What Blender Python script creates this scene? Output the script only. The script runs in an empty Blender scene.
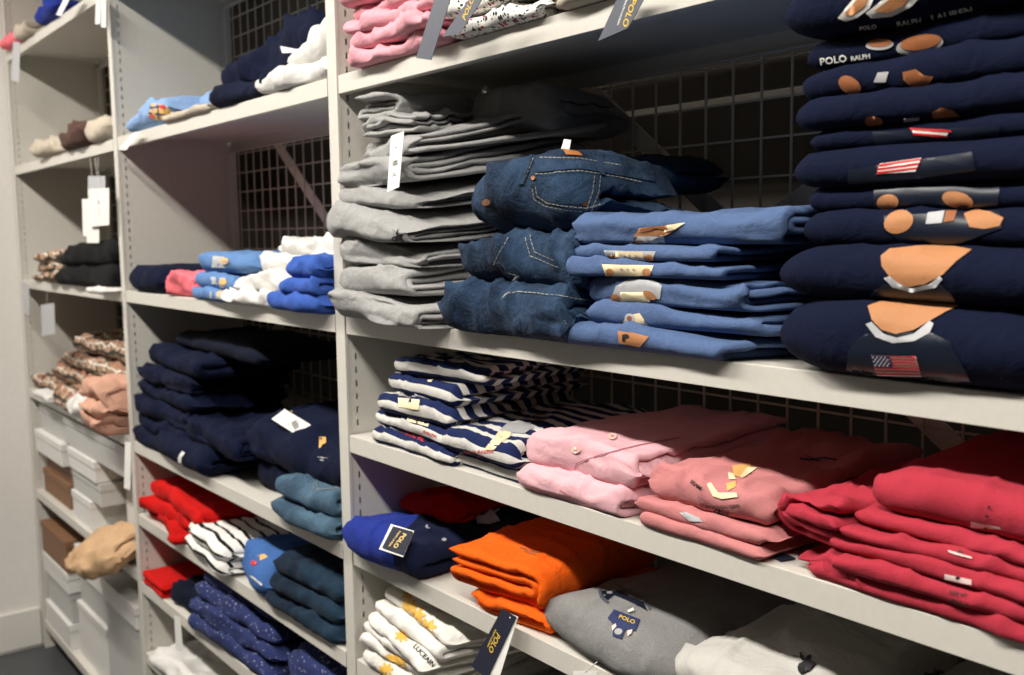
import bpy, bmesh, math, random
import numpy as np
from mathutils import Vector, Matrix
from mathutils.bvhtree import BVHTree
C = bpy.context.scene.collection
random.seed(7)
# ------------------------------------------------------------------ camera
cam_d = bpy.data.cameras.new('camera'); cam = bpy.data.objects.new('camera', cam_d); C.objects.link(cam)
CAM = Vector((1.5304, -0.8107, 1.52)); FPX = 988.5
RX = Vector((0.6175, 0.7865, -0.0142)).normalized(); FW = Vector((-0.7830, 0.6130, -0.1045)).normalized()
UP = RX.cross(FW).normalized(); RX = FW.cross(UP).normalized()
M = Matrix((RX, UP, -FW)).transposed().to_4x4(); M.translation = CAM
cam.matrix_world = M; cam_d.lens = FPX/1024*36; cam_d.sensor_width = 36; cam_d.clip_start = .05
cam_d.dof.use_dof = True; cam_d.dof.focus_distance = 1.18; cam_d.dof.aperture_fstop = 6.3
bpy.context.scene.camera = cam
def ray(px, py): return (FW + RX*((px-512)/FPX) - UP*((py-337.5)/FPX)).normalized()
# ------------------------------------------------------------------ noise
def _h(i, j, k, s):
    n = (i*73856093) ^ (j*19349663) ^ (k*83492791) ^ (s*2654435761 & 0x7fffffff)
    n = (n ^ (n >> 13)) * 1274126177 & 0x7fffffff
    n = (n ^ (n >> 11)) * 668265263 & 0x7fffffff
    return ((n ^ (n >> 15)) & 0xffff)/65535.0
def vn(P, s=0):
    I = np.floor(P).astype(np.int64); F = P-I; F = F*F*(3-2*F); r = 0
    for a in (0, 1):
        for b in (0, 1):
            for c in (0, 1):
                w = (F[:,0] if a else 1-F[:,0])*(F[:,1] if b else 1-F[:,1])*(F[:,2] if c else 1-F[:,2])
                r = r + w*_h(I[:,0]+a, I[:,1]+b, I[:,2]+c, s)
    return r*2-1
def vvec(P, f, s): return np.stack([vn(P*f, s), vn(P*f+5.3, s+11), vn(P*f+9.1, s+23)], 1)
# ------------------------------------------------------------------ materials
MATS = {}
def newmat(name):
    m = bpy.data.materials.new(name); m.use_nodes = True
    nt = m.node_tree; b = nt.nodes['Principled BSDF']; MATS[name] = m
    return m, nt, b
def N(nt, t, **k):
    n = nt.nodes.new(t)
    for a, v in k.items():
        if a.startswith('i_'): n.inputs[a[2:].replace('_', ' ')].default_value = v
        else: setattr(n, a, v)
    return n
def plain(name, col, rough=.5, metal=0, bump=0, bs=200, emit=None):
    m, nt, b = newmat(name); b.inputs['Base Color'].default_value = (*col, 1); b.inputs['Roughness'].default_value = rough
    b.inputs['Metallic'].default_value = metal
    tc = N(nt, 'ShaderNodeTexCoord'); no = N(nt, 'ShaderNodeTexNoise', i_Scale=bs, i_Detail=3.0)
    nt.links.new(tc.outputs['Object'], no.inputs['Vector'])
    mx = N(nt, 'ShaderNodeMix', data_type='RGBA'); mx.inputs[6].default_value = (*[c*.94 for c in col], 1); mx.inputs[7].default_value = (*[min(1, c*1.06) for c in col], 1)
    nt.links.new(no.outputs[0], mx.inputs[0]); nt.links.new(mx.outputs[2], b.inputs['Base Color'])
    if bump:
        bm = N(nt, 'ShaderNodeBump', i_Strength=bump, i_Distance=.001); nt.links.new(no.outputs[0], bm.inputs['Height']); nt.links.new(bm.outputs[0], b.inputs['Normal'])
    if emit: b.inputs['Emission Color'].default_value = (*emit[0], 1); b.inputs['Emission Strength'].default_value = emit[1]
    return m
def mixc(nt, fac, a, b):
    mx = N(nt, 'ShaderNodeMix', data_type='RGBA')
    for s, v in ((0, fac), (6, a), (7, b)):
        if isinstance(v, (tuple, list)): mx.inputs[s].default_value = (*v, 1)
        elif isinstance(v, (int, float)): mx.inputs[s].default_value = v
        else: nt.links.new(v, mx.inputs[s])
    return mx.outputs[2]
def ramp(nt, src, a, b):
    r = N(nt, 'ShaderNodeMapRange'); r.inputs[1].default_value = a; r.inputs[2].default_value = b; r.interpolation_type = 'SMOOTHSTEP'
    nt.links.new(src, r.inputs[0]); return r.outputs[0]
def fabric(name, col, mel=.12, crease=.3, sheen=.03, weave=900, pat=None):
    m, nt, b = newmat(name); b.inputs['Roughness'].default_value = .92; b.inputs['Specular IOR Level'].default_value = .15
    b.inputs['Sheen Weight'].default_value = sheen; b.inputs['Sheen Roughness'].default_value = .5
    b.inputs['Sheen Tint'].default_value = (*[min(1, c*.6+.3) for c in col], 1)
    tc = N(nt, 'ShaderNodeTexCoord'); ob = tc.outputs['Object']
    fine = N(nt, 'ShaderNodeTexNoise', i_Scale=float(weave), i_Detail=2.0); nt.links.new(ob, fine.inputs['Vector'])
    c0 = mixc(nt, fine.outputs[0], tuple(c*(1-mel) for c in col), tuple(min(1, c*(1+mel)) for c in col))
    if pat: c0 = pat(nt, tc, c0)
    nt.links.new(c0, b.inputs['Base Color'])
    cr = N(nt, 'ShaderNodeTexNoise', i_Scale=26.0, i_Detail=6.0, i_Roughness=.55, i_Distortion=1.6); nt.links.new(ob, cr.inputs['Vector'])
    b1 = N(nt, 'ShaderNodeBump', i_Strength=crease, i_Distance=.012); nt.links.new(cr.outputs[0], b1.inputs['Height'])
    b2 = N(nt, 'ShaderNodeBump', i_Strength=.35, i_Distance=.0007); nt.links.new(fine.outputs[0], b2.inputs['Height']); nt.links.new(b1.outputs[0], b2.inputs['Normal'])
    nt.links.new(b2.outputs[0], b.inputs['Normal'])
    return m
def uvsep(nt, tc):
    s = N(nt, 'ShaderNodeSeparateXYZ'); nt.links.new(tc.outputs['UV'], s.inputs[0]); return s
def stripe_fac(nt, src, period, duty, off=0.0):
    a = N(nt, 'ShaderNodeMath', operation='MULTIPLY_ADD'); nt.links.new(src, a.inputs[0]); a.inputs[1].default_value = 1/period; a.inputs[2].default_value = off
    f = N(nt, 'ShaderNodeMath', operation='FRACT'); nt.links.new(a.outputs[0], f.inputs[0])
    l = N(nt, 'ShaderNodeMath', operation='LESS_THAN'); nt.links.new(f.outputs[0], l.inputs[0]); l.inputs[1].default_value = duty
    return l.outputs[0]
def stripes(period, duty, c2, axis='Y'):
    return lambda nt, tc, c0: mixc(nt, stripe_fac(nt, uvsep(nt, tc).outputs[axis], period, duty, duty/2), c0, c2)
def plaidpat(nt, tc, c0):
    s = uvsep(nt, tc)
    for ax in 'XY':
        c0 = mixc(nt, stripe_fac(nt, s.outputs[ax], .06, .16), c0, (.05, .045, .04))
        c0 = mixc(nt, stripe_fac(nt, s.outputs[ax], .06, .06, .3), c0, (.75, .72, .66))
        c0 = mixc(nt, stripe_fac(nt, s.outputs[ax], .06, .03, .55), c0, (.45, .04, .03))
    return c0
def vor(nt, tc, sc, a, b, co='UV', off=0):
    mp = N(nt, 'ShaderNodeMapping'); mp.inputs['Location'].default_value = (off, off*.7, 0); nt.links.new(tc.outputs[co], mp.inputs[0])
    v = N(nt, 'ShaderNodeTexVoronoi', i_Scale=sc); nt.links.new(mp.outputs[0], v.inputs['Vector']); return ramp(nt, v.outputs['Distance'], b, a)
def dotpat(nt, tc, c0): return mixc(nt, vor(nt, tc, 130., .12, .2), c0, (.5, .52, .6))
def floralpat(nt, tc, c0):
    c0 = mixc(nt, vor(nt, tc, 95., .25, .34, off=.31), c0, (.05, .06, .05))
    c0 = mixc(nt, vor(nt, tc, 140., .22, .3, off=.11), c0, (.02, .02, .03))
    return mixc(nt, vor(nt, tc, 60., .15, .22, off=.57), c0, (.45, .02, .06))
def denimpat(light, dark, sc=9.):
    def f(nt, tc, c0):
        n = N(nt, 'ShaderNodeTexNoise', i_Scale=sc, i_Detail=5.0, i_Roughness=.65); nt.links.new(tc.outputs['Object'], n.inputs['Vector'])
        w = N(nt, 'ShaderNodeTexWave', i_Scale=420.0, i_Distortion=1.5, bands_direction='DIAGONAL'); nt.links.new(tc.outputs['Object'], w.inputs['Vector'])
        c = mixc(nt, ramp(nt, n.outputs[0], .38, .66), dark, light)
        sp = N(nt, 'ShaderNodeTexNoise', i_Scale=1100.0, i_Detail=2.0); nt.links.new(tc.outputs['Object'], sp.inputs['Vector'])
        c = mixc(nt, ramp(nt, sp.outputs[0], .5, .8), c, tuple(min(1, x*1.9+.02) for x in light))
        mm = N(nt, 'ShaderNodeMath', operation='MULTIPLY'); nt.links.new(w.outputs[0], mm.inputs[0]); mm.inputs[1].default_value = .25
        return mixc(nt, mm.outputs[0], c, tuple(x*.5 for x in dark))
    return f
NAVY = (.0034, .0064, .0245)
def heather(nt, tc, c0):
    n = N(nt, 'ShaderNodeTexNoise', i_Scale=1100.0, i_Detail=4.0); nt.links.new(tc.outputs['Object'], n.inputs['Vector'])
    return mixc(nt, ramp(nt, n.outputs[0], .35, .68), (.26, .26, .26), (.40, .40, .398))
F = dict(
 grey=fabric('grey_marl_fleece', (.36, .36, .365), pat=heather, crease=.35), navy=fabric('navy_fleece', NAVY, sheen=.0, crease=.35),
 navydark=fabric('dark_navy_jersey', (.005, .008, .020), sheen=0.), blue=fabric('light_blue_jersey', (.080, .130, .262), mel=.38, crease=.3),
 skyblue=fabric('sky_blue_jersey', (.24, .38, .64), crease=.4), midblue=fabric('mid_blue_jersey', (.11, .22, .45), crease=.4),
 cobalt=fabric('cobalt_jersey', (.04, .10, .40)), royal=fabric('royal_blue_jersey', (.016, .032, .24)),
 pink=fabric('pale_pink_oxford', (.74, .42, .47), mel=.08, crease=.25), salmon=fabric('salmon_pink_jersey', (.52, .20, .205), mel=.06, crease=.2),
 babypink=fabric('baby_pink_jersey', (.72, .34, .40)), coralpink=fabric('coral_pink_jersey', (.85, .18, .22)),
 coral=fabric('coral_red_jersey', (.40, .032, .054), mel=.05, crease=.2, sheen=.05), red=fabric('bright_red_jersey', (.52, .007, .006)),
 orange=fabric('bright_orange_cotton', (.82, .115, .006), mel=.06, crease=.4), white=fabric('white_cotton', (.50, .49, .465)),
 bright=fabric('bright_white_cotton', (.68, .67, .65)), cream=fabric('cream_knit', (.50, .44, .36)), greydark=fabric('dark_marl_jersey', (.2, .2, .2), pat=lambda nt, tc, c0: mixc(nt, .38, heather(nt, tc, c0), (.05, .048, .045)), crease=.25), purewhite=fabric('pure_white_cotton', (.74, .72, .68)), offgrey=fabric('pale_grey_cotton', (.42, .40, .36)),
 beige=fabric('beige_cotton', (.55, .36, .21)), peach=fabric('peach_cotton', (.56, .32, .235)), black=fabric('black_jersey', (.006, .006, .007)),
 plaid=fabric('beige_plaid_cotton', (.36, .24, .155), pat=plaidpat), navystripe=fabric('navy_and_white_stripe_jersey', (.010, .018, .075), pat=stripes(.030, .45, (.62, .61, .58))),
 whitestripe=fabric('white_and_black_stripe_jersey', (.80, .79, .76), pat=stripes(.030, .27, (.008, .008, .01))),
 dots=fabric('navy_dotted_cotton', (.025, .035, .12), pat=dotpat), floral=fabric('white_floral_cotton', (.80, .78, .74), pat=floralpat),
 denim=fabric('blue_denim', (.03, .07, .16), pat=denimpat((.026, .055, .108), (.0042, .0095, .025)), sheen=.05, crease=.55),
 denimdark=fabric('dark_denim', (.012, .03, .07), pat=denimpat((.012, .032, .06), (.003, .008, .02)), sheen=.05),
 denimlight=fabric('light_denim', (.10, .22, .36), pat=denimpat((.075, .140, .205), (.025, .05, .09)), sheen=.05),
 bluegraphic=fabric('faded_blue_jersey', (.05, .13, .36)))
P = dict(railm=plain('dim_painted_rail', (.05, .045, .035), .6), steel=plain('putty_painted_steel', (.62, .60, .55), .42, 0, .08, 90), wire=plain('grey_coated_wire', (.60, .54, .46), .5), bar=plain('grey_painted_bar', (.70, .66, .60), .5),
 wall=plain('off_white_wall_paint', (.74, .72, .69), .8, 0, .15, 60), dark=plain('darkened_wall', (.045, .038, .030), .8), floor=plain('blue_grey_vinyl', (.055, .058, .064), .5, 0, .05, 30),
 ceil=plain('ceiling_tile', (.55, .54, .52), .9), base=plain('baseboard_paint', (.70, .68, .64), .5), card=plain('white_card', (.86, .85, .82), .55), navycard=plain('navy_card', (.005, .008, .026), .75),
 greycard=plain('grey_card', (.09, .10, .13), .45), gold=plain('gold_ink', (.75, .50, .06), .4), ink=plain('black_ink', (.01, .01, .012), .6), greyink=plain('grey_ink', (.35, .35, .36), .6),
 whiteink=plain('white_ink', (.85, .84, .80), .6), tan=plain('tan_print', (.46, .20, .08), .7, 0, .2, 250), cream=plain('cream_print', (.80, .66, .42), .7, 0, .2, 250), brown=plain('brown_print', (.30, .10, .03), .7),
 redink=plain('red_ink', (.60, .015, .02), .6), blueink=plain('blue_ink', (.014, .026, .10), .8), navyprint=plain('dark_navy_print', (.007, .012, .026), .38), yellow=plain('yellow_print', (.78, .45, .07), .7, 0, .2, 300),
 thread=plain('tan_thread', (.62, .36, .15), .7), palethread=plain('pale_thread', (.22, .22, .20), .7), pinkthread=plain('pink_thread', (.48, .15, .20), .8), copper=plain('copper_button', (.35, .15, .06), .35, .9), leather=plain('tan_leather', (.45, .16, .04), .6),
 plastic=plain('clear_plastic_tag', (.75, .76, .78), .2), string=plain('white_string', (.75, .74, .70), .7), box=plain('white_box_card', (.72, .71, .69), .55), greybox=plain('light_grey_box_card', (.50, .50, .49), .55),
 kraft=plain('brown_kraft_card', (.22, .11, .055), .7), pearl=plain('pearl_button', (.85, .62, .52), .3), lamp=plain('lamp_diffuser', (.9, .9, .9), .5, emit=((1., .95, .86), 6.0)), silver=plain('silver_grey_print', (.45, .46, .48), .6),
 bearded=plain('ochre_print', (.70, .42, .13), .7), glossy=plain('shiny_sticker', (.78, .60, .58), .15))
# ------------------------------------------------------------------ object helpers
def tag(o, label=None, cat=None, group=None, kind=None):
    if label: o['label'] = label
    if cat: o['category'] = cat
    if group: o['group'] = group
    if kind: o['kind'] = kind
    return o
def link(name, me, mat, parent=None, smooth=True):
    o = bpy.data.objects.new(name, me); C.objects.link(o)
    if mat: me.materials.append(mat)
    if parent: o.parent = parent
    if smooth: me.polygons.foreach_set('use_smooth', [True]*len(me.polygons))
    return o
def empty(name, loc, label, cat, group=None, rz=0):
    o = bpy.data.objects.new(name, None); C.objects.link(o); o.location = loc; o.rotation_euler = (0, 0, rz); o.empty_display_size = .05
    return tag(o, label, cat, group)
class MB:
    def __init__(s): s.bm = bmesh.new()
    def box(s, x0, x1, y0, y1, z0, z1, bev=0, mat=None):
        r = bmesh.ops.create_cube(s.bm, size=1); vs = r['verts']
        for v in vs: v.co = Vector(((x0+x1)/2+v.co.x*(x1-x0), (y0+y1)/2+v.co.y*(y1-y0), (z0+z1)/2+v.co.z*(z1-z0)))
        if bev: bmesh.ops.bevel(s.bm, geom=list({e for v in vs for e in v.link_edges}), offset=bev, segments=2, profile=.6, affect='EDGES')
        return s
    def bar(s, a, b, w, t, nrm=Vector((0, 1, 0))):
        a = Vector(a); b = Vector(b); d = (b-a).normalized(); n = nrm; u = d.cross(n).normalized()
        c = [p+u*i*w/2+n*j*t/2 for p in (a, b) for i, j in ((-1, -1), (1, -1), (1, 1), (-1, 1))]
        v = [s.bm.verts.new(q) for q in c]
        for f in ((0, 1, 2, 3), (7, 6, 5, 4), (0, 4, 5, 1), (1, 5, 6, 2), (2, 6, 7, 3), (3, 7, 4, 0)): s.bm.faces.new([v[i] for i in f])
        return s
    def tube(s, pts, r, seg=6):
        pts = [Vector(p) for p in pts]; rings = []
        for i, p in enumerate(pts):
            d = (pts[min(i+1, len(pts)-1)]-pts[max(i-1, 0)]).normalized(); a = d.orthogonal().normalized() if i == 0 else (a-d*a.dot(d)).normalized(); b = d.cross(a)
            rr = r[i] if isinstance(r, (list, tuple)) else r
            rings.append([s.bm.verts.new(p+(a*math.cos(t)+b*math.sin(t))*rr) for t in [k*2*math.pi/seg for k in range(seg)]])
        for q, w in zip(rings, rings[1:]):
            for k in range(seg): s.bm.faces.new((q[k], q[(k+1) % seg], w[(k+1) % seg], w[k]))
        s.bm.faces.new(rings[0][::-1]); s.bm.faces.new(rings[-1]); return s
    def build(s, name, mat, parent=None, smooth=False, origin=None):
        bmesh.ops.recalc_face_normals(s.bm, faces=s.bm.faces)
        if origin is not None:
            for v in s.bm.verts: v.co -= Vector(origin)
        me = bpy.data.meshes.new(name); s.bm.to_mesh(me); s.bm.free(); o = link(name, me, mat, parent, smooth)
        if origin is not None and parent is None: o.location = origin
        return o
# ------------------------------------------------------------------ folded garment generator
def path(n, t, d, kind='nest', sq=.75):
    """spine polyline (b, z, layer) of a folded sheet; b=0 at the fold, growing to the back"""
    pts = []; bc = n*t/2*sq+t*.1; m = n//2
    def seg(b0, b1, L, k=17): 
        for i in range(k): pts.append((b0+(b1-b0)*i/(k-1), (L+.5)*t, L))
    def arc(L0, L1, b, front, k=9):
        r = abs(L1-L0)*t/2; zc = (L0+L1+1)*t/2; s = 1 if L1 > L0 else -1
        for i in range(1, k-1):
            th = -math.pi/2+math.pi*i/(k-1); q = sq if (front and r > t*.6) else 1
            pts.append((b+(-1 if front else 1)*r*math.cos(th)*q, zc+s*r*math.sin(th), L0+(L1-L0)*i/(k-1)))
    bk = d-t*.55
    if kind == 'zig':
        L = 0; seg(bk, bc*0+t*.5, 0)
        fr = True
        for L in range(n-1):
            if fr: arc(L, L+1, t*.5, True); seg(t*.5, bk, L+1)
            else: arc(L, L+1, bk, False); seg(bk, t*.5, L+1)
            fr = not fr
        return pts
    lo, hi = m-1, m; cur, oth = (m, m-1)
    seg(bk, bc, cur); arc(cur, oth, bc, True); seg(bc, bk, oth); lowside = oth < cur
    while True:
        nx = (lo-1) if lowside else (hi+1)
        if nx < 0 or nx >= n: break
        arc(oth, nx, bk, False); seg(bk, bc, nx)
        if lowside: lo = nx; tgt = hi+1
        else: hi = nx; tgt = lo-1
        if tgt < 0 or tgt >= n: break
        arc(nx, tgt, bc, True, 13); seg(bc, bk, tgt); oth = tgt
        if lowside: hi = tgt; lowside = False
        else: lo = tgt; lowside = True
    return pts
def fold(name, label, cat, group, x0, x1, y0, dep, z0, h, mat, n=4, kind='nest', axis='x', flip=False, rz=0, tx=0, ty=0,
         amp=.004, wr=.003, er=(.8, .25), res=None, seed=None, puff=.1, back=.0, pts2=None, fr=5., shear=0, droop=0, front_h=1, msub=52, ripple=0, tilt=0, lay=.007, gap=.45, corner=0, flare=0, zmax=0):
    """a folded garment: its spine is swept along the fold; world-aligned box x0..x1, y0..y0+dep, from z0 up by h"""
    seed = seed if seed is not None else (abs(hash((round(x0*1e3), round(y0*1e3), round(z0*1e3)))) % 997)
    W, D = (x1-x0, dep) if axis == 'x' else (dep, x1-x0)
    t = h/n; sp = pts2 or path(n, t, D, kind); S = np.array(sp); hs = t*gap
    K = len(S); T = np.gradient(S[:,:2], axis=0); T /= np.linalg.norm(T, axis=1)[:,None]+1e-9
    Nn = np.stack([-T[:,1], T[:,0]], 1)
    arc = np.concatenate([[0], np.cumsum(np.linalg.norm(np.diff(S[:,:2], axis=0), axis=1))])
    arcs = {}
    for sg in (1, -1):
        oc = S[:,:2]+Nn*hs*sg; aa = np.concatenate([[0], np.cumsum(np.linalg.norm(np.diff(oc, axis=0), axis=1))]); arcs[sg] = aa-aa[int(np.argmin(S[:,0]))]
    thk = np.full(K, hs); thk[0] = thk[-1] = hs*.25; thk[1] = thk[-2] = hs*.8
    e = hs*np.array([0, .12, .45, 1.]); mid = np.linspace(0, 1, msub)
    ax = np.concatenate([e[:-1], hs+(W-2*hs)*mid, W-e[:-1][::-1]])
    es = np.sqrt(np.clip(1-(1-np.clip(np.minimum(ax, W-ax)/hs, 0, 1))**2, 0, 1)); es = np.maximum(es, .06)
    Mx = len(ax); rng = np.random.RandomState(seed)
    jl = rng.uniform(-1, 1, 12)*.012; jr = rng.uniform(-1, 1, 12)*.012
    rows = []; uvs = []
    for i in range(Mx):
        u = ax[i]/W; L = S[:,2]
        sh = (np.interp(L, range(12), jl)*(1-u)+np.interp(L, range(12), jr)*u)
        for sgn in (1, -1):
            b = S[:,0]+Nn[:,0]*thk*es[i]*sgn; z = S[:,1]+Nn[:,1]*thk*es[i]*sgn
            lw = lay*h/.04*vn(np.stack([np.full(K, ax[i]*11+seed), L*1.7, L*0+seed*.37], 1), seed)*np.clip(1-b/(D*.5), 0, 1); b = b+lw*np.clip(np.abs(L-(n-1)/2)/(n/2)+.3, 0, 1)
            rows.append(np.stack([ax[i]+sh*np.clip(abs(2*u-1)*1.6-.6, 0, 1), b, z], 1)); uvs.append(np.stack([np.full(K, ax[i]), arcs[sgn]], 1))
    A = np.array(rows).reshape(Mx, 2, K, 3); UV = np.array(uvs).reshape(Mx, 2, K, 2)
    Pp = A.reshape(-1, 3).copy(); a, b, z = Pp[:,0], Pp[:,1], Pp[:,2]
    for side, R in ((0, er[0]), (1, er[1])):
        if R:
            R = R*h; ee = np.clip((a if side == 0 else W-a)/R, 0, 1); q = np.sqrt(np.clip(1-(1-ee)**2, 0, 1))
            q = .12+.88*q; z[:] = h*.42+(z-h*.42)*q; b += (1-q)*R*.5*(1-b/D)
    z *= 1+puff*np.cos((np.clip(a/W, 0, 1)-.5)*math.pi)*.8-puff*.3-back*np.clip(b/D, 0, 1)
    z *= 1+(front_h-1)*np.exp(-(b/(D*.25))**2)
    X, Y = (a, b) if axis == 'x' else ((W*0+b), a)
    if axis == 'y': X = b if not flip else D-b
    elif flip: Y = D-b
    wX, wY = (x1-x0), dep; cx, cy = wX/2, wY/2
    X = X-cx+shear*(Y-cy)*(z*0+1); Y = Y-cy
    c, s = math.cos(rz), math.sin(rz); X, Y = c*X-s*Y, s*X+c*Y
    Q = np.stack([X+(x0+x1)/2, Y+y0+cy, z+z0+0*X], 1)
    Q[:,2] += tx*X*np.clip(z/h+.5, 0, 1.5)+ty*Y*np.clip(z/h+.5, 0, 1.5)
    # shared world-space undulation (stacked layers follow each other) plus the garment's own creases
    wv = vvec(Q, 7., 3); hz = np.clip(z/.02, 0.15, 1)
    Q[:,0] += amp*wv[:,0]; Q[:,1] += amp*wv[:,1]; Q[:,2] += amp*.8*wv[:,2]*hz
    if wr:
        Rr = Q+vvec(Q, 8., seed)*.035; Rr[:,2] *= 1.6
        k1 = 1-np.abs(vn(Rr*np.array([11., 22., 17.]), seed+5)); k2 = 1-np.abs(vn(Rr*np.array([24., 12., 19.])+3.7, seed+9)); k3 = 1-np.abs(vn(Rr*np.array([38., 30., 34.]), seed+15))
        k = .55*(k1**5-.3)+.45*(k2**5-.3)+.22*(k3**3-.35)*.6
        dv = vvec(Q, 15., seed+2); dm = vvec(Q, 34., seed+4)
        fr_ = np.clip(1-b/(D*.3), 0, 1) if axis == 'x' else np.clip(1-(a/W)/.3, 0, 1)
        Q[:,2] += wr*(k*2.4+dm[:,2]*.35)*hz; Q[:,1] += wr*(dv[:,1]*1.1+dm[:,1]*.4)-wr*k*1.6*fr_; Q[:,0] += wr*(dv[:,0]*1.2+dm[:,0]*.4)
    if flare: Q[:,0] += flare*np.clip(Q[:,1]-y0-.01, -.03, .16)*np.clip((Q[:,0]-x0)/(x1-x0), 0, 1.1)**3
    if tilt: Q[:,2] += tilt*np.clip(Q[:,1]-y0, -.05, 1)
    if corner: Q[:,2] -= corner*np.clip((Q[:,0]-x0)/(x1-x0), 0, 1)**2*np.clip(1-(Q[:,1]-y0)/(dep*.6), 0, 1)*np.clip(z/h, 0, 1)
    if ripple:
        Q[:,2] += ripple*np.sin(Q[:,0]*75+seed+6*vn(Q*9, seed))*hz; Q[:,1] += ripple*np.sin(Q[:,0]*60+seed*2+5*vn(Q*8, seed+3))
    Q[:,2] = np.maximum(Q[:,2], z0+.0006)
    if zmax: Q[:,2] = np.where(Q[:,2] > zmax-.012, zmax-.012+(.012)*np.tanh((Q[:,2]-zmax+.012)/.012), Q[:,2])
    if droop: 
        ov = np.clip(-Q[:,1]-.004, 0, 1); Q[:,2] -= ov*droop
    org = np.array([(x0+x1)/2, y0+cy, z0]); Vv = Q-org
    idx = np.arange(Mx*2*K).reshape(Mx, 2, K); fs = []
    for sgn in (0, 1):
        g = idx[:,sgn]; q = np.stack([g[:-1,:-1], g[:-1,1:], g[1:,1:], g[1:,:-1]], -1).reshape(-1, 4); fs.append(q if sgn == 0 else q[:,::-1])
    g0, g1 = idx[:,0], idx[:,1]
    for k in (0, K-1):
        q = np.stack([g0[:-1,k], g0[1:,k], g1[1:,k], g1[:-1,k]], -1); fs.append(q if k == 0 else q[:,::-1])
    for i in (0, Mx-1):
        q = np.stack([g0[i,:-1], g1[i,:-1], g1[i,1:], g0[i,1:]], -1); fs.append(q if i == 0 else q[:,::-1])
    Fc = np.concatenate(fs)
    me = bpy.data.meshes.new(name); me.from_pydata(Vv.tolist(), [], Fc.tolist())
    uvl = me.uv_layers.new(name='UVMap'); uf = UV.reshape(-1, 2)[Fc.reshape(-1)]; uvl.data.foreach_set('uv', uf.reshape(-1).astype(np.float32))
    o = link(name, me, mat); o.location = org; tag(o, label, cat, group); me.update()
    return o
BV = {}
def bvh(o):
    if o.name not in BV:
        off = Vector(o.location); me = o.data
        BV[o.name] = BVHTree.FromPolygons([v.co+off for v in me.vertices], [tuple(p.vertices) for p in me.polygons])
    return BV[o.name]
def hit(o, px, py):
    r = bvh(o).ray_cast(CAM, ray(px, py))
    return (r[0], r[1]) if r[0] is not None else (None, None)
def cutgrid(bm, step):
    xs = [v.co.x for v in bm.verts]; ys = [v.co.y for v in bm.verts]
    for lo, hi, ax in ((min(xs), max(xs), 0), (min(ys), max(ys), 1)):
        k = math.ceil(lo/step)*step
        while k < hi:
            bmesh.ops.bisect_plane(bm, geom=bm.verts[:]+bm.edges[:]+bm.faces[:], plane_co=Vector((k, 0, 0)) if ax == 0 else Vector((0, k, 0)), plane_no=Vector((1, 0, 0)) if ax == 0 else Vector((0, 1, 0)))
            k += step
def shape(polys, step=.004):
    bm = bmesh.new()
    for p in polys:
        try: bm.faces.new([bm.verts.new((x, y, 0)) for x, y in p])
        except ValueError: pass
    bmesh.ops.triangulate(bm, faces=bm.faces[:]); cutgrid(bm, step); return bm
def textshape(txt, size, step=.006, cond=1):
    cu = bpy.data.curves.new('lettering', 'FONT'); cu.body = txt; cu.size = size; cu.align_x = 'CENTER'; cu.align_y = 'CENTER'; cu.resolution_u = 2; cu.offset = size*.02
    ob = bpy.data.objects.new('lettering_source', cu); me = bpy.data.meshes.new_from_object(ob); bm = bmesh.new(); bm.from_mesh(me)
    for v in bm.verts: v.co.x *= cond
    bpy.data.objects.remove(ob); bpy.data.curves.remove(cu); bpy.data.meshes.remove(me); bmesh.ops.triangulate(bm, faces=bm.faces[:])
    if step: cutgrid(bm, step)
    return bm
def decal(o, px, py, bm, mat, name, rot=0, sx=1, sy=1, lift=.0009, xdir=Vector((1, 0, 0)), label=None, nrm=None, pos=None):
    """lay a flat print on the cloth of o: centred where the sight line (px,py) meets it, following its surface"""
    if pos is None:
        p, n = hit(o, px, py)
        if p is None: print('MISS', name, o.name, px, py); bm.free(); return None
    else: p = Vector(pos); n = Vector((0, 0, 1))
    if nrm is not None: n = Vector(nrm).normalized()
    if n.dot(CAM-p) < 0: n = -n
    u = (xdir-n*xdir.dot(n)).normalized(); v = n.cross(u); tr = bvh(o); c, s = math.cos(rot), math.sin(rot); org = Vector(o.location)
    for w in bm.verts:
        x, y = w.co.x*sx, w.co.y*sy; x, y = c*x-s*y, s*x+c*y
        q = p+u*x+v*y; r = tr.ray_cast(q+n*.025, -n, .06)
        if r[0] is None: r = tr.find_nearest(q)
        m = r[1] if r[1].dot(n) > 0 else -r[1]
        w.co = r[0]+(m*.4+n*.6)*lift-org
    me = bpy.data.meshes.new(name); bmesh.ops.recalc_face_normals(bm, faces=bm.faces[:]); bm.to_mesh(me); bm.free()
    d = link(name, me, mat, o); 
    if label: d['label'] = label
    return d
def ell(cx, cy, rx, ry, n=18, rot=0):
    return [(cx+rx*math.cos(t)*math.cos(rot)-ry*math.sin(t)*math.sin(rot), cy+rx*math.cos(t)*math.sin(rot)+ry*math.sin(t)*math.cos(rot)) for t in [i*2*math.pi/n for i in range(n)]]
def rect(x0, x1, y0, y1): return [(x0, y0), (x1, y0), (x1, y1), (x0, y1)]
def strip(pts, w):
    out = []
    for (x0, y0), (x1, y1) in zip(pts, pts[1:]):
        l = math.hypot(x1-x0, y1-y0)+1e-9; nx, ny = -(y1-y0)/l*w/2, (x1-x0)/l*w/2
        out.append([(x0-nx, y0-ny), (x1-nx, y1-ny), (x1+nx, y1+ny), (x0+nx, y0+ny)])
    return out
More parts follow.
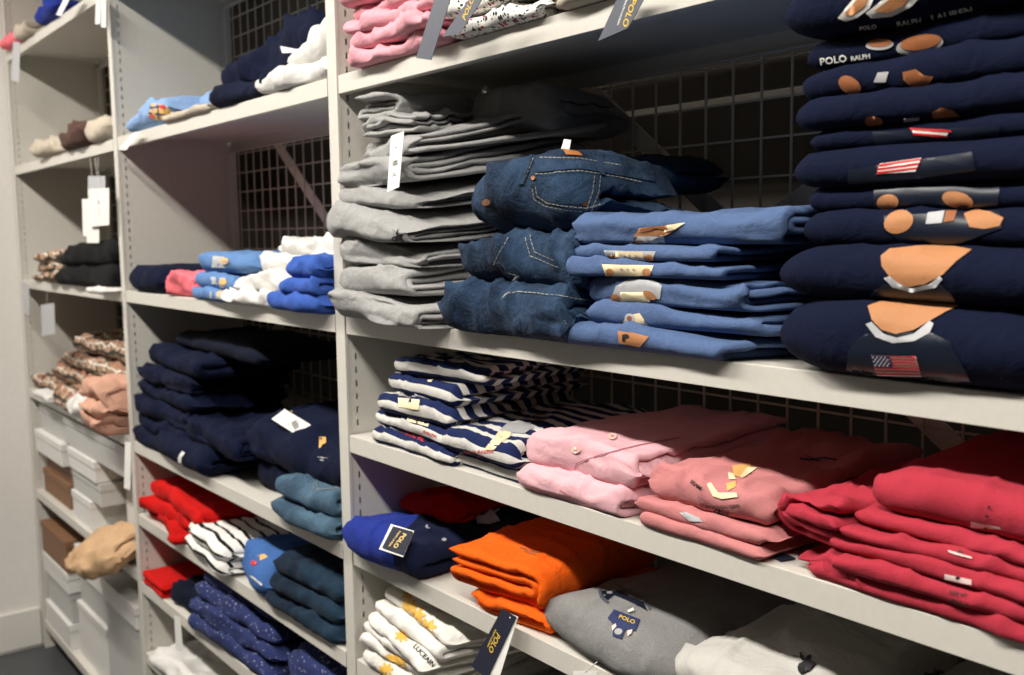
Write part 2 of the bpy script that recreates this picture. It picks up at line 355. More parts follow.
def dashes(pts, w, dash, gap):
    out = []; 
    for (x0, y0), (x1, y1) in zip(pts, pts[1:]):
        l = math.hypot(x1-x0, y1-y0); k = 0
        while k < l:
            a, b = k/l, min(1, (k+dash)/l); out += strip([(x0+(x1-x0)*a, y0+(y1-y0)*a), (x0+(x1-x0)*b, y0+(y1-y0)*b)], w); k += dash+gap
    return out
def rider(s=1):   # horse and rider mark with a raised mallet
    P_ = [(-.9, .1), (-.6, .35), (-.2, .32), (.1, .38), (.45, .62), (.8, .62), (.95, .42), (.65, .38), (.5, .05), (.75, -.25), (.95, -.6), (.78, -.62), (.55, -.3), (.25, -.12), (.05, -.45), (.12, -.85), (-.04, -.85), (-.1, -.4), (-.35, -.1), (-.65, -.35), (-.8, -.8), (-.95, -.78), (-.8, -.25), (-.7, 0), (-1.05, -.3)]
    R_ = [(-.12, .3), (-.2, .75), (-.05, 1.05), (.12, 1.05), (.2, .8), (.15, .35)]
    return [[(x*s, y*s) for x, y in q] for q in (P_, R_)]+strip([(0, .8*s), (-.75*s, 1.35*s)], .07*s)+[ell(.06*s, 1.15*s, .12*s, .12*s, 8)]
# ------------------------------------------------------------------ room
def st(o, label=None): o['kind'] = 'structure'; return o
X0, X1, Y0, Y1, ZC = -2.41, 3.0, -2.3, 1.0, 2.78
st(MB().box(X0-.05, X1+.05, Y0-.05, Y1+.05, -.06, 0).build('floor', P['floor']))
st(MB().box(X0-.05, X1+.05, Y0-.05, Y1+.05, ZC, ZC+.06).build('ceiling', P['ceil']))
st(MB().box(X0-.06, X0, Y0, .332, 0, ZC).build('wall_left', P['wall']))
st(MB().box(X0-.06, X0, .333, Y1, 0, ZC).build('wall_left_rear_shaded', P['dark']))  # same left wall behind the grid, with shade put into its colour
st(MB().box(X1, X1+.06, Y0, Y1, 0, ZC).build('wall_right', P['dark']))
st(MB().box(X0-.05, X1+.05, Y0-.06, Y0, 0, ZC).build('wall_front', P['dark']))
st(MB().box(X0-.05, X1+.05, Y1, Y1+.06, 0, ZC).build('wall_back', P['dark']))
bb = MB().box(X0, X0+.014, Y0, -.006, .008, .15, .004); bb.box(X0, X0+.008, Y0, -.006, 0, .008); st(bb.build('baseboard_left', P['base']))
for i, (x, lab) in enumerate(((-1.55, 'long ceiling strip light over the far end of the aisle'), (-.05, 'long ceiling strip light over the middle of the aisle'), (1.45, 'long ceiling strip light nearest the camera'))):
    e = empty('ceiling_light', (x, -1.03, ZC), lab, 'light')
    MB().box(-.62, .62, -.09, .09, -.045, 0, .006).build('housing', P['base'], e)
    MB().box(-.60, .60, -.075, .075, -.052, -.0455, .003).build('diffuser', P['lamp'], e)
    ld = bpy.data.lights.new('strip_lamp', 'AREA'); ld.shape = 'RECTANGLE'; ld.size = 1.2; ld.size_y = .15; ld.energy = (34, 41, 44)[i]; ld.color = (1, .94, .85)
    lo = bpy.data.objects.new('lamp_glow', ld); C.objects.link(lo); lo.parent = e; lo.location = (0, 0, -.056)
w = bpy.data.worlds.new('world'); bpy.context.scene.world = w; w.use_nodes = True; w.node_tree.nodes['Background'].inputs[0].default_value = (.55, .5, .42, 1); w.node_tree.nodes['Background'].inputs[1].default_value = .006
vs = bpy.context.scene.view_settings; vs.view_transform = 'Standard'; vs.look = 'None'; vs.gamma = 1; vs.use_curve_mapping = False; vs.exposure = 0.0
# ------------------------------------------------------------------ shelving
UW = .034; DP = .312; TOPZ = 2.40
def upright(X, lab):
    e = empty('shelf_upright', (X, 0, 0), lab, 'shelf upright', 'steel uprights of the shelving')
    bm = bmesh.new()
    ys = [.004, .0175, .0205, .2885, .2915, DP]; zs = [0]; flags = []
    z = .02; 
    while z < TOPZ-.02: zs += [z, z+.0105]; flags += [0, 1]; z += .0230
    zs.append(TOPZ); flags.append(0)
    for sx in (.0008, UW-.0008):
        for fi, (za, zb) in enumerate(zip(zs, zs[1:])):
            slot = flags[fi] if fi < len(flags) else 0
            for yi, (ya, yb) in enumerate(zip(ys, ys[1:])):
                if slot and yi in (1, 3): continue
                v = [bm.verts.new((sx, a, b)) for a, b in ((ya, za), (yb, za), (yb, zb), (ya, zb))]; bm.faces.new(v)
    bmesh.ops.remove_doubles(bm, verts=bm.verts[:], dist=1e-5)
    me = bpy.data.meshes.new('side_panel'); bm.to_mesh(me); bm.free(); link('side_panel', me, P['steel'], e, False)
    m = MB().box(0, UW, 0, .0045, .0, TOPZ, .0012); m.build('front_flange', P['steel'], e)
    MB().box(.0195, .0215, -.0012, .0006, .0, TOPZ).box(.0222, UW+.001, -.0018, .004, 0, TOPZ, .0006).build('front_bead', P['steel'], e)
    MB().box(-.004, UW+.004, DP-.006, DP+.01, .0, TOPZ, .001).build('rear_post', P['steel'], e)
upright(-2.40, 'putty steel upright at the far left end against the wall'); upright(-1.2, 'putty steel upright between the far left bay and the middle bay')
upright(0, 'putty steel upright left of the grey sweatpants stack'); upright(1.2, 'putty steel upright at the right end of the near bay')
def shelf(X, z, lab, g):
    x0, x1 = X+UW+.003, X+1.2-.003
    e = empty('shelf_board', ((x0+x1)/2, 0, z), lab, 'shelf', g); L = (x1-x0)/2
    MB().box(-L, L, .0006, DP-.002, -.0022, 0, .0008).build('top_sheet', P['steel'], e)
    MB().box(-L, L, 0, .0022, -.030, -.0004, .0008).box(-L, L, .0022, .014, -.030, -.0285).build('front_lip', P['steel'], e)
    MB().box(-L, L, DP-.0045, DP-.002, -.030, -.0023).box(-L, L, DP-.016, DP-.0045, -.030, -.0285).build('rear_lip', P['steel'], e)
    MB().box(-L, -L+.002, .0145, DP-.017, -.028, -.0023).build('side_lip', P['steel'], e); MB().box(L-.002, L, .0145, DP-.017, -.028, -.0023).build('side_lip', P['steel'], e)
R_ = [(2.177, 'highest shelf of the near bay, out of reach above the pink stack'), (1.785, 'near bay shelf under the baby pink and floral garments'), (1.384, 'near bay shelf carrying the grey, denim, blue and navy stacks'), (1.179, 'near bay shelf carrying striped, pink and coral shirts'), (.979, 'near bay shelf carrying the orange and royal blue garments'), (.778, 'near bay shelf under the white tees with yellow flowers'), (.40, 'near bay shelf close to the floor'), (.10, 'bottom shelf of the near bay')]
L_ = [(2.177, 'highest shelf of the middle bay'), (1.785, 'middle bay shelf under the sky blue, navy and white heap'), (1.384, 'middle bay shelf carrying cobalt, white and sky blue garments'), (.979, 'middle bay shelf carrying the tall navy stack'), (.778, 'middle bay shelf carrying red and black striped garments'), (.587, 'middle bay shelf carrying the dotted navy stack'), (.387, 'middle bay shelf under the white bundle near the floor'), (.10, 'bottom shelf of the middle bay')]
F_ = [(2.177, 'topmost far bay shelf with coral and navy scraps on its edge'), (1.783, 'far bay shelf under the cream and brown garment'), (1.382, 'far bay shelf carrying the plaid and black garments'), (.984, 'far bay shelf carrying the plaid pile and peach bundle'), (.608, 'far bay shelf under shoe boxes and the beige trousers'), (.11, 'bottom shelf of the far bay carrying white boxes')]
for X, lst, g in ((0, R_, 'shelves of the near bay'), (-1.2, L_, 'shelves of the middle bay'), (-2.4, F_, 'shelves of the far bay')):
    for z, lab in lst: shelf(X, z, lab, g)
for X, lab in ((-2.4, 'wire grid back panel of the far left bay'), (-1.2, 'wire grid back panel of the middle bay'), (0, 'wire grid back panel of the near bay')):
    m = MB(); k = 0
    x = X+.049
    while x < X+1.17: m.box(x-.0014, x+.0014, DP+.0105, DP+.0133, 0, TOPZ); x += .05
    z = 1.541-.053*27
    while z < TOPZ: m.box(X+UW, X+1.2, DP+.0134, DP+.0162, z-.0014, z+.0014); z += .053
    o = m.build('wire_grid_panel', P['wire'], origin=(X+.6, DP+.012, 0)); tag(o, lab, 'wire panel', 'wire grid backs')
    m = MB().bar((X+.05, DP+.022, 1.942), (X+1.17, DP+.022, 1.072), .030, .003); 
    tag(m.build('cross_brace', P['bar'], origin=(X+.6, DP+.022, 1.07)), lab.replace('wire grid back panel', 'grey brace sloping down to the right behind the grid'), 'brace', 'braces behind the grid')
    m = MB().bar((X+.05, DP+.028, 1.165), (X+1.17, DP+.028, 1.845), .030, .003)
    tag(m.build('cross_brace', P['bar'], origin=(X+.6, DP+.028, 1.1)), lab.replace('wire grid back panel', 'grey brace rising to the right behind the grid'), 'brace', 'braces behind the grid')
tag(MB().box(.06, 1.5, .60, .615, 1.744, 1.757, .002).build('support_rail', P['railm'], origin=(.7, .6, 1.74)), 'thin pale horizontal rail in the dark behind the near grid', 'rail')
# ------------------------------------------------------------------ near bay, sweatpants
G = {}
def g(key, *a, **k): G[key] = fold(*a, **k); return G[key]
gl = ['at the very bottom, hanging over the shelf edge', 'second from the bottom of the grey stack', 'third from the bottom of the grey stack', 'with a small dark rider embroidered, mid stack', 'just above the pair with the embroidered rider', 'half covered by the white paper tag', 'rolled, just above the tagged pair', 'rolled, second from the top of the grey stack', 'darkest rolled pair on top of the grey stack']
gp = [(.040,.325,-.045,1.384,.044,.27), (.046,.290,-.032,1.427,.047,.27), (.052,.295,-.028,1.472,.040,.27), (.040,.300,-.046,1.509,.053,.28), (.066,.285,-.025,1.559,.037,.27), (.075,.275,-.03,1.594,.046,.27), (.125,.30,-.012,1.637,.034,.26), (.13,.30,-.012,1.668,.031,.26), (.095,.30,.012,1.697,.044,.26)]
gp = gp[:7]; gl2 = gl[7:]
for i, ((x0, x1, y, z, h, d), l) in enumerate(zip(gp, gl)):
    g('g%d' % i, 'folded_sweatpants', 'folded grey marl sweatpants '+l, 'sweatpants', 'grey sweatpants stack', x0, x1, y, d, z, h, F['grey'], n=4 if i != 7 else 2, er=(.9, .0), amp=.006, wr=.0035, gap=.42, lay=.012, tx=(-.05, .03, -.06, -.1, -.08, .02, .05, .0, -.06)[i], rz=(.02, -.06, .03, -.05, .05, .0, -.08, .06, -.03)[i], seed=i+3, puff=.10, tilt=.026*min(i, 5), back=-.1, flare=.55, corner=(0, .008, .012, .02, .016, .01, .006, 0, 0)[i], zmax=1.753)
g('g7', 'rolled_sweatpants', 'folded grey marl sweatpants '+gl2[0], 'sweatpants', 'grey sweatpants stack', .135, .25, -.006, .24, 1.672, .036, F['grey'], n=4, axis='y', er=(0, .5), gap=.41, amp=.008, wr=.005, seed=12, rz=.12, zmax=1.753)
g('g8', 'rolled_sweatpants', 'folded grey marl sweatpants '+gl2[1], 'sweatpants', 'grey sweatpants stack', .098, .195, .002, .22, 1.704, .040, F['grey'], n=4, axis='y', flip=True, er=(0, .5), gap=.40, amp=.008, wr=.005, seed=14, rz=.10, zmax=1.753)
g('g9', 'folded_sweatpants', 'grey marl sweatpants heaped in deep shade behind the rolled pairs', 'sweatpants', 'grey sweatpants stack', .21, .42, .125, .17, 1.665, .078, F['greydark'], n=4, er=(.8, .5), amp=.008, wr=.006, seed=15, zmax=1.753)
# ------------------------------------------------------------------ jeans
g('j0', 'folded_jeans', 'folded blue jeans at the bottom of the denim stack', 'jeans', 'blue jeans stack', .362, .650, -.03, .28, 1.384, .066, F['denim'], n=4, er=(.7, .15), amp=.014, wr=.011, gap=.43, seed=31, rz=-.04)
g('j1', 'folded_jeans', 'folded blue jeans in the middle of the denim stack', 'jeans', 'blue jeans stack', .368, .64, -.014, .28, 1.450, .066, F['denim'], n=4, er=(.9, .15), amp=.014, wr=.010, gap=.43, seed=33, rz=.05)
g('j2', 'folded_jeans', 'folded blue jeans with pocket and waistband showing on top', 'jeans', 'blue jeans stack', .405, .655, -.02, .22, 1.517, .098, F['denim'], n=2, er=(.7, .6), amp=.009, wr=.007, seed=35, rz=-.03, puff=.2, back=.15)
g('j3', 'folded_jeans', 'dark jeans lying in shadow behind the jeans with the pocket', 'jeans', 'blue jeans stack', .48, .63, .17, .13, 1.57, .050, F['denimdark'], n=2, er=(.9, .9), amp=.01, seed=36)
# ------------------------------------------------------------------ light blue tees
bl = ['at the bottom of its stack, orange patch', 'second from the bottom of the light blue stack', 'third from the bottom with grey and cream print', 'fourth from the bottom with cream print', 'fifth from the bottom with white and cream print', 'on top of the light blue stack, orange and white print']
bp = [(.612,.870,-.022,1.384,.027,2), (.645,.90,-.004,1.411,.026,2), (.642,.895,-.006,1.436,.034,4), (.622,.87,-.014,1.468,.020,2), (.620,.86,-.012,1.487,.019,2), (.628,.93,-.008,1.505,.036,4)]
for i, ((x0, x1, y, z, h, n), l) in enumerate(zip(bp, bl)):
    g('b%d' % i, 'folded_tee', 'folded light blue tee '+l, 'tee', 'light blue tee stack', x0, x1, y, .28, z, h, F['blue'], n=n, flare=.35, er=(.7, .0), amp=.007, wr=.0035, seed=50+i, rz=(.0, .04, -.03, .05, -.02, .03)[i], msub=34)
# ------------------------------------------------------------------ navy sweatshirts
nl = ['at the bottom with a large striped flag patch', 'second from the bottom with a tan print', 'third from the bottom with denim and tan prints', 'fourth from the bottom with dark print', 'fifth from the bottom with red striped patch', 'sixth from the bottom with small red stripes', 'seventh from the bottom with two tan spots', 'fourth from the top, two tan patches and grey block', 'third from the top with shoe tips printed', 'on top with printed shoes and white lettering']
npz = [(.920,1.192,-.024,1.384,.072), (.930,1.19,-.022,1.454,.050), (.950,1.19,-.008,1.502,.035), (.957,1.192,-.002,1.535,.024), (.945,1.19,-.014,1.557,.036), (.958,1.19,-.003,1.591,.022), (.945,1.19,-.012,1.611,.029), (.945,1.192,-.008,1.638,.030), (.950,1.19,-.006,1.666,.030), (.935,1.192,-.030,1.694,.052)]
for i, ((x0, x1, y, z, h), l) in enumerate(zip(npz, nl)):
    g('n%d' % i, 'folded_sweatshirt', 'folded navy sweatshirt '+l, 'sweatshirt', 'navy sweatshirt stack', x0, x1, y, .28, z, h, F['navy'], n=2, er=(1., .5), amp=.005, wr=.002, seed=70+i, msub=34, puff=.12)
# ------------------------------------------------------------------ striped tees, pink and coral shirts (shelf 1.179)
sl = ['at the bottom left of the shelf, red lettering', 'second from the bottom of the left striped stack', 'in the middle of the left striped stack with grey print', 'second from the top of the left striped stack', 'topmost, pressed under the shelf above']
sp_ = [(.108,.36,-.005,1.179,.026), (.104,.345,.004,1.205,.026), (.106,.335,.000,1.231,.033), (.135,.35,.012,1.264,.034), (.150,.38,.02,1.298,.030)]
for i, ((x0, x1, y, z, h), l) in enumerate(zip(sp_, sl)):
    g('s%d' % i, 'folded_striped_tee', 'navy and white striped tee '+l, 'tee', 'navy striped tees', x0, x1, y, .27, z, h, F['navystripe'], n=2, er=(.9, .4), amp=.008, wr=.004, seed=90+i, rz=(.0, -.05, .04, -.06, .1)[i])
g('sb0', 'folded_striped_tee', 'flat striped tee under the front striped one', 'tee', 'navy striped tees', .318, .50, .012, .28, 1.179, .022, F['navystripe'], n=2, er=(.5, .4), amp=.004, seed=97)
g('sb1', 'folded_striped_tee', 'front striped tee beside the pink oxford shirts, red hem lettering', 'tee', 'navy striped tees', .312, .502, -.004, .30, 1.200, .036, F['navystripe'], n=2, er=(.6, .4), amp=.005, wr=.004, seed=98, back=-.5, kind='nest')
g('p0', 'folded_shirt', 'folded pale pink oxford shirt underneath the buttoned one', 'shirt', 'pale pink oxford shirts', .500, .712, -.006, .29, 1.179, .036, F['pink'], n=4, er=(.7, .3), amp=.006, wr=.004, seed=110, back=-.1, msub=34)
g('p1', 'folded_shirt', 'folded pale pink oxford shirt on top with placket and buttons', 'shirt', 'pale pink oxford shirts', .512, .722, .002, .30, 1.214, .040, F['pink'], n=4, er=(.6, .3), amp=.007, wr=.005, seed=111, back=-.35, msub=34, rz=-.03)
g('m0', 'folded_tee', 'salmon pink tee at the bottom of its pile', 'tee', 'salmon pink tees', .730, .912, -.006, .29, 1.179, .017, F['salmon'], n=2, er=(.7, .3), amp=.003, seed=120, msub=34)
g('m1', 'folded_tee', 'salmon pink tee in the middle of its pile with silver print at the fold', 'tee', 'salmon pink tees', .727, .915, -.004, .29, 1.195, .018, F['salmon'], n=2, er=(.7, .3), amp=.003, seed=121, msub=34)
g('m2', 'folded_tee', 'salmon pink tee on top with stitched figure and curved lettering', 'tee', 'salmon pink tees', .735, .918, -.002, .30, 1.212, .040, F['salmon'], n=2, er=(.9, .4), amp=.008, wr=.007, seed=122, back=-.3, msub=40)
cl = ['lowest of the coral pile with black lettering', 'second from the bottom of the coral pile', 'third from the bottom of the coral pile', 'fourth from the bottom of the coral pile', 'fifth of the coral pile, just under the smooth one', 'smooth and uppermost with a shiny size strip']
cp = [(.965,1.19,-.006,1.179,.018,0), (.985,1.19,-.012,1.196,.018,.02), (.985,1.192,-.010,1.213,.016,-.02), (.990,1.19,-.008,1.228,.016,.03), (1.0,1.19,-.004,1.243,.017,-.03), (1.012,1.192,-.002,1.258,.042,0)]
for i, ((x0, x1, y, z, h, r), l) in enumerate(zip(cp, cl)):
    g('c%d' % i, 'folded_tee', 'coral red tee '+l, 'tee', 'coral red tees', x0, x1, y, .28, z, h, F['coral'], n=2, er=(.9, .4), amp=.008, wr=.003 if i == 5 else .005, seed=130+i, rz=r, back=-.1, msub=40)
g('c6', 'crumpled_tee', 'coral red tee with crumpled sleeves spilling left of the coral pile', 'tee', 'coral red tees', .942, 1.03, -.012, .26, 1.179, .030, F['coral'], n=4, er=(1, .5), amp=.010, wr=.006, seed=140, msub=40, rz=.15)
g('c7', 'crumpled_tee', 'coral red tee bunched into loops beside the smooth coral tee', 'tee', 'coral red tees', .935, 1.03, -.002, .25, 1.209, .055, F['coral'], n=4, axis='y', er=(0, .8), gap=.40, amp=.010, wr=.006, seed=141, msub=40, rz=-.2)
# ------------------------------------------------------------------ shelf .979
def blockpat(nt, tc, c0):
    s = N(nt, 'ShaderNodeSeparateXYZ'); nt.links.new(tc.outputs['Object'], s.inputs[0])
    a = N(nt, 'ShaderNodeMath', operation='MULTIPLY_ADD'); nt.links.new(s.outputs['Y'], a.inputs[0]); a.inputs[1].default_value = .75; nt.links.new(s.outputs['X'], a.inputs[2])
    l = N(nt, 'ShaderNodeMath', operation='GREATER_THAN'); nt.links.new(a.outputs[0], l.inputs[0]); l.inputs[1].default_value = -.035
    return mixc(nt, l.outputs[0], c0, (.006, .010, .034))
F['block'] = fabric('royal_and_navy_jersey', (.016, .032, .24), pat=blockpat)
g('r0', 'folded_shirt', 'royal blue and navy rugby shirt with a navy card tag', 'shirt', None, .034, .275, -.026, .26, .979, .062, F['block'], n=2, er=(1.2, .5), amp=.008, wr=.005, seed=150, puff=.2)
g('r1', 'folded_shirt', 'red shirt lying over the back of the royal blue rugby shirt', 'shirt', None, .036, .20, .085, .14, 1.030, .038, F['red'], n=2, er=(.8, .8), amp=.012, wr=.008, seed=151)
g('r2', 'folded_shirt', 'dark navy shirt with white rider behind the orange garment', 'shirt', None, .19, .42, .13, .17, 1.0, .060, F['navydark'], n=2, er=(.8, .8), amp=.008, seed=152)
def spiral(t, d, turns=3):
    pts = [(d*.94, t*.55, 0)]
    return None
g('o0', 'folded_sweatshirt', 'bright orange garment folded under the rolled orange one', 'sweatshirt', 'orange garments', .375, .540, .002, .27, .979, .034, F['orange'], n=2, axis='y', flip=True, er=(0, .5), amp=.008, wr=.005, seed=160, rz=.10, lay=.002, gap=.41)
g('o1', 'folded_sweatshirt', 'bright orange garment rolled with its layered end facing out', 'sweatshirt', 'orange garments', .345, .530, -.006, .28, 1.010, .068, F['orange'], n=4, axis='y', flip=True, er=(0, .5), amp=.006, wr=.004, seed=161, rz=.14, lay=.002, gap=.42, puff=.08)
g('t0', 'folded_tee', 'heather grey tee with round collar and woven neck label', 'tee', None, .532, .79, -.002, .29, .979, .066, F['greydark'], n=2, er=(1.1, .9), amp=.006, wr=.004, seed=170, puff=.25, rz=-.05)
g('w0', 'folded_shirt', 'white cotton shirt with dark rider, right of the grey tee', 'shirt', None, .775, .985, .0, .29, .979, .078, F['white'], n=2, er=(1., .5), amp=.010, wr=.008, seed=180, back=-.1)
g('w1', 'folded_shirt', 'pale grey shirt in shadow at the right end of its shelf', 'shirt', None, .99, 1.19, .05, .25, .979, .07, F['offgrey'], n=2, er=(.9, .8), amp=.012, wr=.006, seed=181)
wl = ['lowest of the white pile with a bright yellow flower', 'second from the bottom of the white pile, bulging out', 'third from the bottom of the white pile', 'with yellow flowers and black lettering along its edge', 'second from the top of the white pile', 'topmost of the white pile under the royal blue shirt']
wp = [(.05,.31,-.012,.778,.036,0), (.048,.30,-.004,.813,.020,.05), (.055,.31,-.008,.832,.020,-.06), (.075,.33,-.02,.851,.022,-.16), (.09,.35,-.004,.872,.024,-.1), (.11,.36,.01,.895,.026,-.14)]
for i, ((x0, x1, y, z, h, r), l) in enumerate(zip(wp, wl)):
    g('wy%d' % i, 'folded_tee', 'white tee '+l, 'tee', 'white tees with yellow flowers', x0, x1, y, .27, z, h, F['purewhite'], n=2, er=(.9, .3), amp=.007, wr=.004, seed=190+i, rz=r)
g('wy8', 'folded_tee', 'dark garment in shadow under the grey tee', 'tee', None, .42, .70, .03, .25, .778, .08, F['navydark'], n=2, er=(.8, .8), amp=.008, seed=199)
# ------------------------------------------------------------------ top shelf 1.785
pl = ['at the bottom of the baby pink pile', 'second from the bottom of the baby pink pile', 'third from the bottom, open fold toward the upright', 'fourth from the bottom of the baby pink pile', 'fifth from the bottom, bulging at the left']
pp = [(.105,.37,-.026,1.785,.026), (.108,.37,-.03,1.809,.024), (.10,.37,-.034,1.832,.024), (.12,.37,-.026,1.855,.022), (.10,.37,-.036,1.875,.034)]
for i, ((x0, x1, y, z, h), l) in enumerate(zip(pp, pl)):
    g('pk%d' % i, 'folded_shirt', 'baby pink shirt '+l, 'shirt', 'baby pink shirts', x0, x1, y, .27, z, h, F['babypink'], n=2, er=(.7, .4), amp=.012, wr=.007, seed=200+i, rz=random.uniform(-.08, .08))
fl = ['at the bottom of its pile', 'in the middle of its pile', 'with the shiny card tag hanging over it']
for i, (x0, x1, y, z, h) in enumerate([(.385,.585,-.016,1.785,.028), (.375,.66,-.022,1.812,.030), (.372,.72,-.028,1.841,.036)]):
    g('fl%d' % i, 'folded_shirt', 'white floral shirt '+fl[i], 'shirt', 'floral shirts', x0, x1, y, .27, z, h, F['floral'], n=2, er=(.6, .4), amp=.008, wr=.005, seed=210+i)
g('cr', 'folded_shirt', 'cream cotton garment right of the floral shirts', 'shirt', None, .60, .80, -.018, .27, 1.785, .028, F['cream'], n=2, er=(.8, .5), amp=.008, wr=.006, seed=214)
# ------------------------------------------------------------------ middle bay
S_ = dict(msub=32)
g('la0', 'folded_tee', 'sky blue tee with round colourful print at the left of the highest pile', 'tee', None, -1.10, -.80, -.012, .25, 1.788, .052, F['skyblue'], n=2, er=(1, .6), amp=.008, wr=.007, seed=220, tx=.05, **S_)
g('la1', 'folded_tee', 'thin yellow trimmed tee between sky blue and navy garments', 'tee', None, -.80, -.52, -.008, .20, 1.785, .016, F['cream'], n=2, er=(.6, .5), amp=.003, seed=221, **S_)
g('la2', 'folded_tee', 'pale blue crumpled tee behind the colourful print', 'tee', None, -.84, -.53, .10, .19, 1.80, .055, F['skyblue'], n=2, er=(.9, .8), amp=.014, wr=.010, seed=222, **S_)
g('ln0', 'crumpled_sweatshirt', 'navy sweatshirt underneath the crumpled navy one on the highest middle shelf', 'sweatshirt', 'navy pair on the highest shelf', -.50, -.22, -.012, .28, 1.785, .042, F['navy'], n=2, er=(1, .5), amp=.010, wr=.008, seed=223, **S_)
g('ln1', 'crumpled_sweatshirt', 'crumpled navy sweatshirt with a white clip, left of the white heap', 'sweatshirt', 'navy pair on the highest shelf', -.55, -.10, .035, .26, 1.815, .095, F['navy'], n=4, er=(1.2, .5), amp=.016, wr=.012, seed=224, tx=.12, **S_)
g('lw0', 'crumpled_shirt', 'white cotton shirt lying flat at the shelf edge beside the navy garment', 'shirt', 'white shirts on the highest shelf', -.27, -.006, -.012, .14, 1.785, .036, F['bright'], n=2, er=(.9, .4), amp=.010, wr=.008, seed=225, **S_)
g('lw1', 'crumpled_shirt', 'white cotton shirt heaped on another white one', 'shirt', 'white shirts on the highest shelf', -.17, -.006, .0, .12, 1.820, .045, F['bright'], n=2, er=(1.4, .4), amp=.010, wr=.008, seed=226, tx=.15, **S_)
g('l20', 'folded_sweatshirt', 'puffy navy sweatshirt alone at the left end beside the coral pink piece', 'sweatshirt', None, -1.15, -.88, -.006, .28, 1.384, .068, F['navy'], n=2, er=(1.2, .5), amp=.006, seed=230, **S_)
g('l21', 'folded_shirt', 'coral pink crumpled garment between navy and sky blue ones', 'shirt', None, -.87, -.67, -.012, .22, 1.384, .052, F['coralpink'], n=4, er=(1.2, .6), amp=.010, wr=.009, seed=231, **S_)
for i, (z, h, x1) in enumerate([(1.384, .026, -.42), (1.409, .034, -.42), (1.444, .046, -.36)]):
    g('lb%d' % i, 'folded_tee', 'light blue tee with grey printed block, '+['lowest', 'middle one', 'uppermost and largest'][i]+' beside the coral pink garment', 'tee', 'light blue tees in the middle bay', -.668+.01*i, x1, -.014+.008*i, .27, z, h, F['midblue'], n=2, er=(.9, .6), amp=.006, wr=.004, seed=235+i, **S_)
wz = [(-.455, -.16, -.014, 1.384, .030, 'lowest of the white pile'), (-.44, -.03, -.008, 1.413, .034, 'second of the white pile, bulging'), (-.385, -.01, .02, 1.445, .040, 'third of the white pile'), (-.33, -.01, .04, 1.483, .036, 'top of the white pile')]
for i, (x0, x1, y, z, h, l) in enumerate(wz):
    g('lv%d' % i, 'crumpled_tee', 'white crumpled tee, '+l+' left of the cobalt ones', 'tee', 'white tees in the middle bay', x0, x1, y, .25, z, h, F['bright'], n=4, er=(1.2, .6), amp=.012, wr=.009, seed=240+i, **S_)
for i, (x0, z, h) in enumerate([(-.232, 1.384, .034), (-.17, 1.417, .03), (-.15, 1.446, .034)]):
    g('lc%d' % i, 'folded_tee', 'cobalt blue tee, '+['spread out at the bottom of the cobalt pile', 'in the middle of the cobalt pile', 'rounded one on top of the cobalt pile'][i], 'tee', 'cobalt blue tees', x0, -.004, -.03, .22, z, h, F['cobalt'], n=2, er=(1.1, .4), amp=.006, wr=.005, seed=246+i, **S_)
nn = [(-1.163, -.80, -.004, .979, .040), (-1.163, -.78, .004, 1.018, .042), (-1.16, -.76, -.004, 1.059, .046), (-1.155, -.74, .004, 1.104, .046), (-1.13, -.74, .0, 1.149, .044), (-1.10, -.66, .012, 1.192, .052)]
nlab = ['lowest', 'second', 'third', 'fourth', 'fifth', 'sixth and broad']
for i, (x0, x1, y, z, h) in enumerate(nn):
    g('lk%d' % i, 'folded_sweatpants', 'navy fleece sweatpants, %s from the bottom of the tall navy stack' % nlab[i], 'sweatpants', 'tall navy stack', x0, x1, y, .27, z, h, F['navy'], n=2 if i % 2 else 4, er=(1.1, .6), amp=.012, wr=.007, seed=250+i, rz=random.uniform(-.05, .05), **S_)
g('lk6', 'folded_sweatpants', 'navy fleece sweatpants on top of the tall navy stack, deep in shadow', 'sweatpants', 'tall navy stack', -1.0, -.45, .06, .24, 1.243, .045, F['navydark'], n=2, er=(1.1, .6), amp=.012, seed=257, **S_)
g('lm0', 'folded_sweatpants', 'navy sweatpants with a white drawn band lying at the shelf edge', 'sweatpants', 'navy sweatpants at the shelf edge', -.985, -.60, -.022, .22, .979, .062, F['navy'], n=2, er=(1.2, .6), amp=.010, wr=.006, seed=260, **S_)
g('lm1', 'folded_sweatpants', 'navy sweatpants heaped on the pair with the white band', 'sweatpants', 'navy sweatpants at the shelf edge', -.80, -.46, -.004, .24, 1.040, .055, F['navy'], n=4, er=(1.2, .6), amp=.014, wr=.009, seed=261, **S_)
g('lp0', 'folded_shirt', 'navy polo shirt under the tagged one behind the light denim', 'shirt', 'navy polo shirts', -.50, -.03, .04, .25, .979, .070, F['navy'], n=4, er=(1, .6), amp=.010, wr=.006, seed=262, **S_)
g('lp1', 'folded_shirt', 'navy polo shirt with white price tag and yellow marks', 'shirt', 'navy polo shirts', -.50, -.02, .012, .28, 1.048, .105, F['navy'], n=4, er=(1.1, .5), amp=.012, wr=.010, seed=263, puff=.1, ty=.1, **S_)
g('ld0', 'folded_jeans', 'light denim jeans under the pair with the pocket in the middle bay', 'jeans', 'light denim jeans', -.262, -.006, -.022, .22, .979, .040, F['denimlight'], n=2, er=(1, .5), amp=.006, wr=.005, seed=264, **S_)
g('ld1', 'folded_jeans', 'light denim jeans with stitched pocket, below the navy polo', 'jeans', 'light denim jeans', -.258, -.006, -.018, .21, 1.018, .048, F['denimlight'], n=2, er=(1.1, .5), amp=.006, wr=.005, seed=265, **S_)
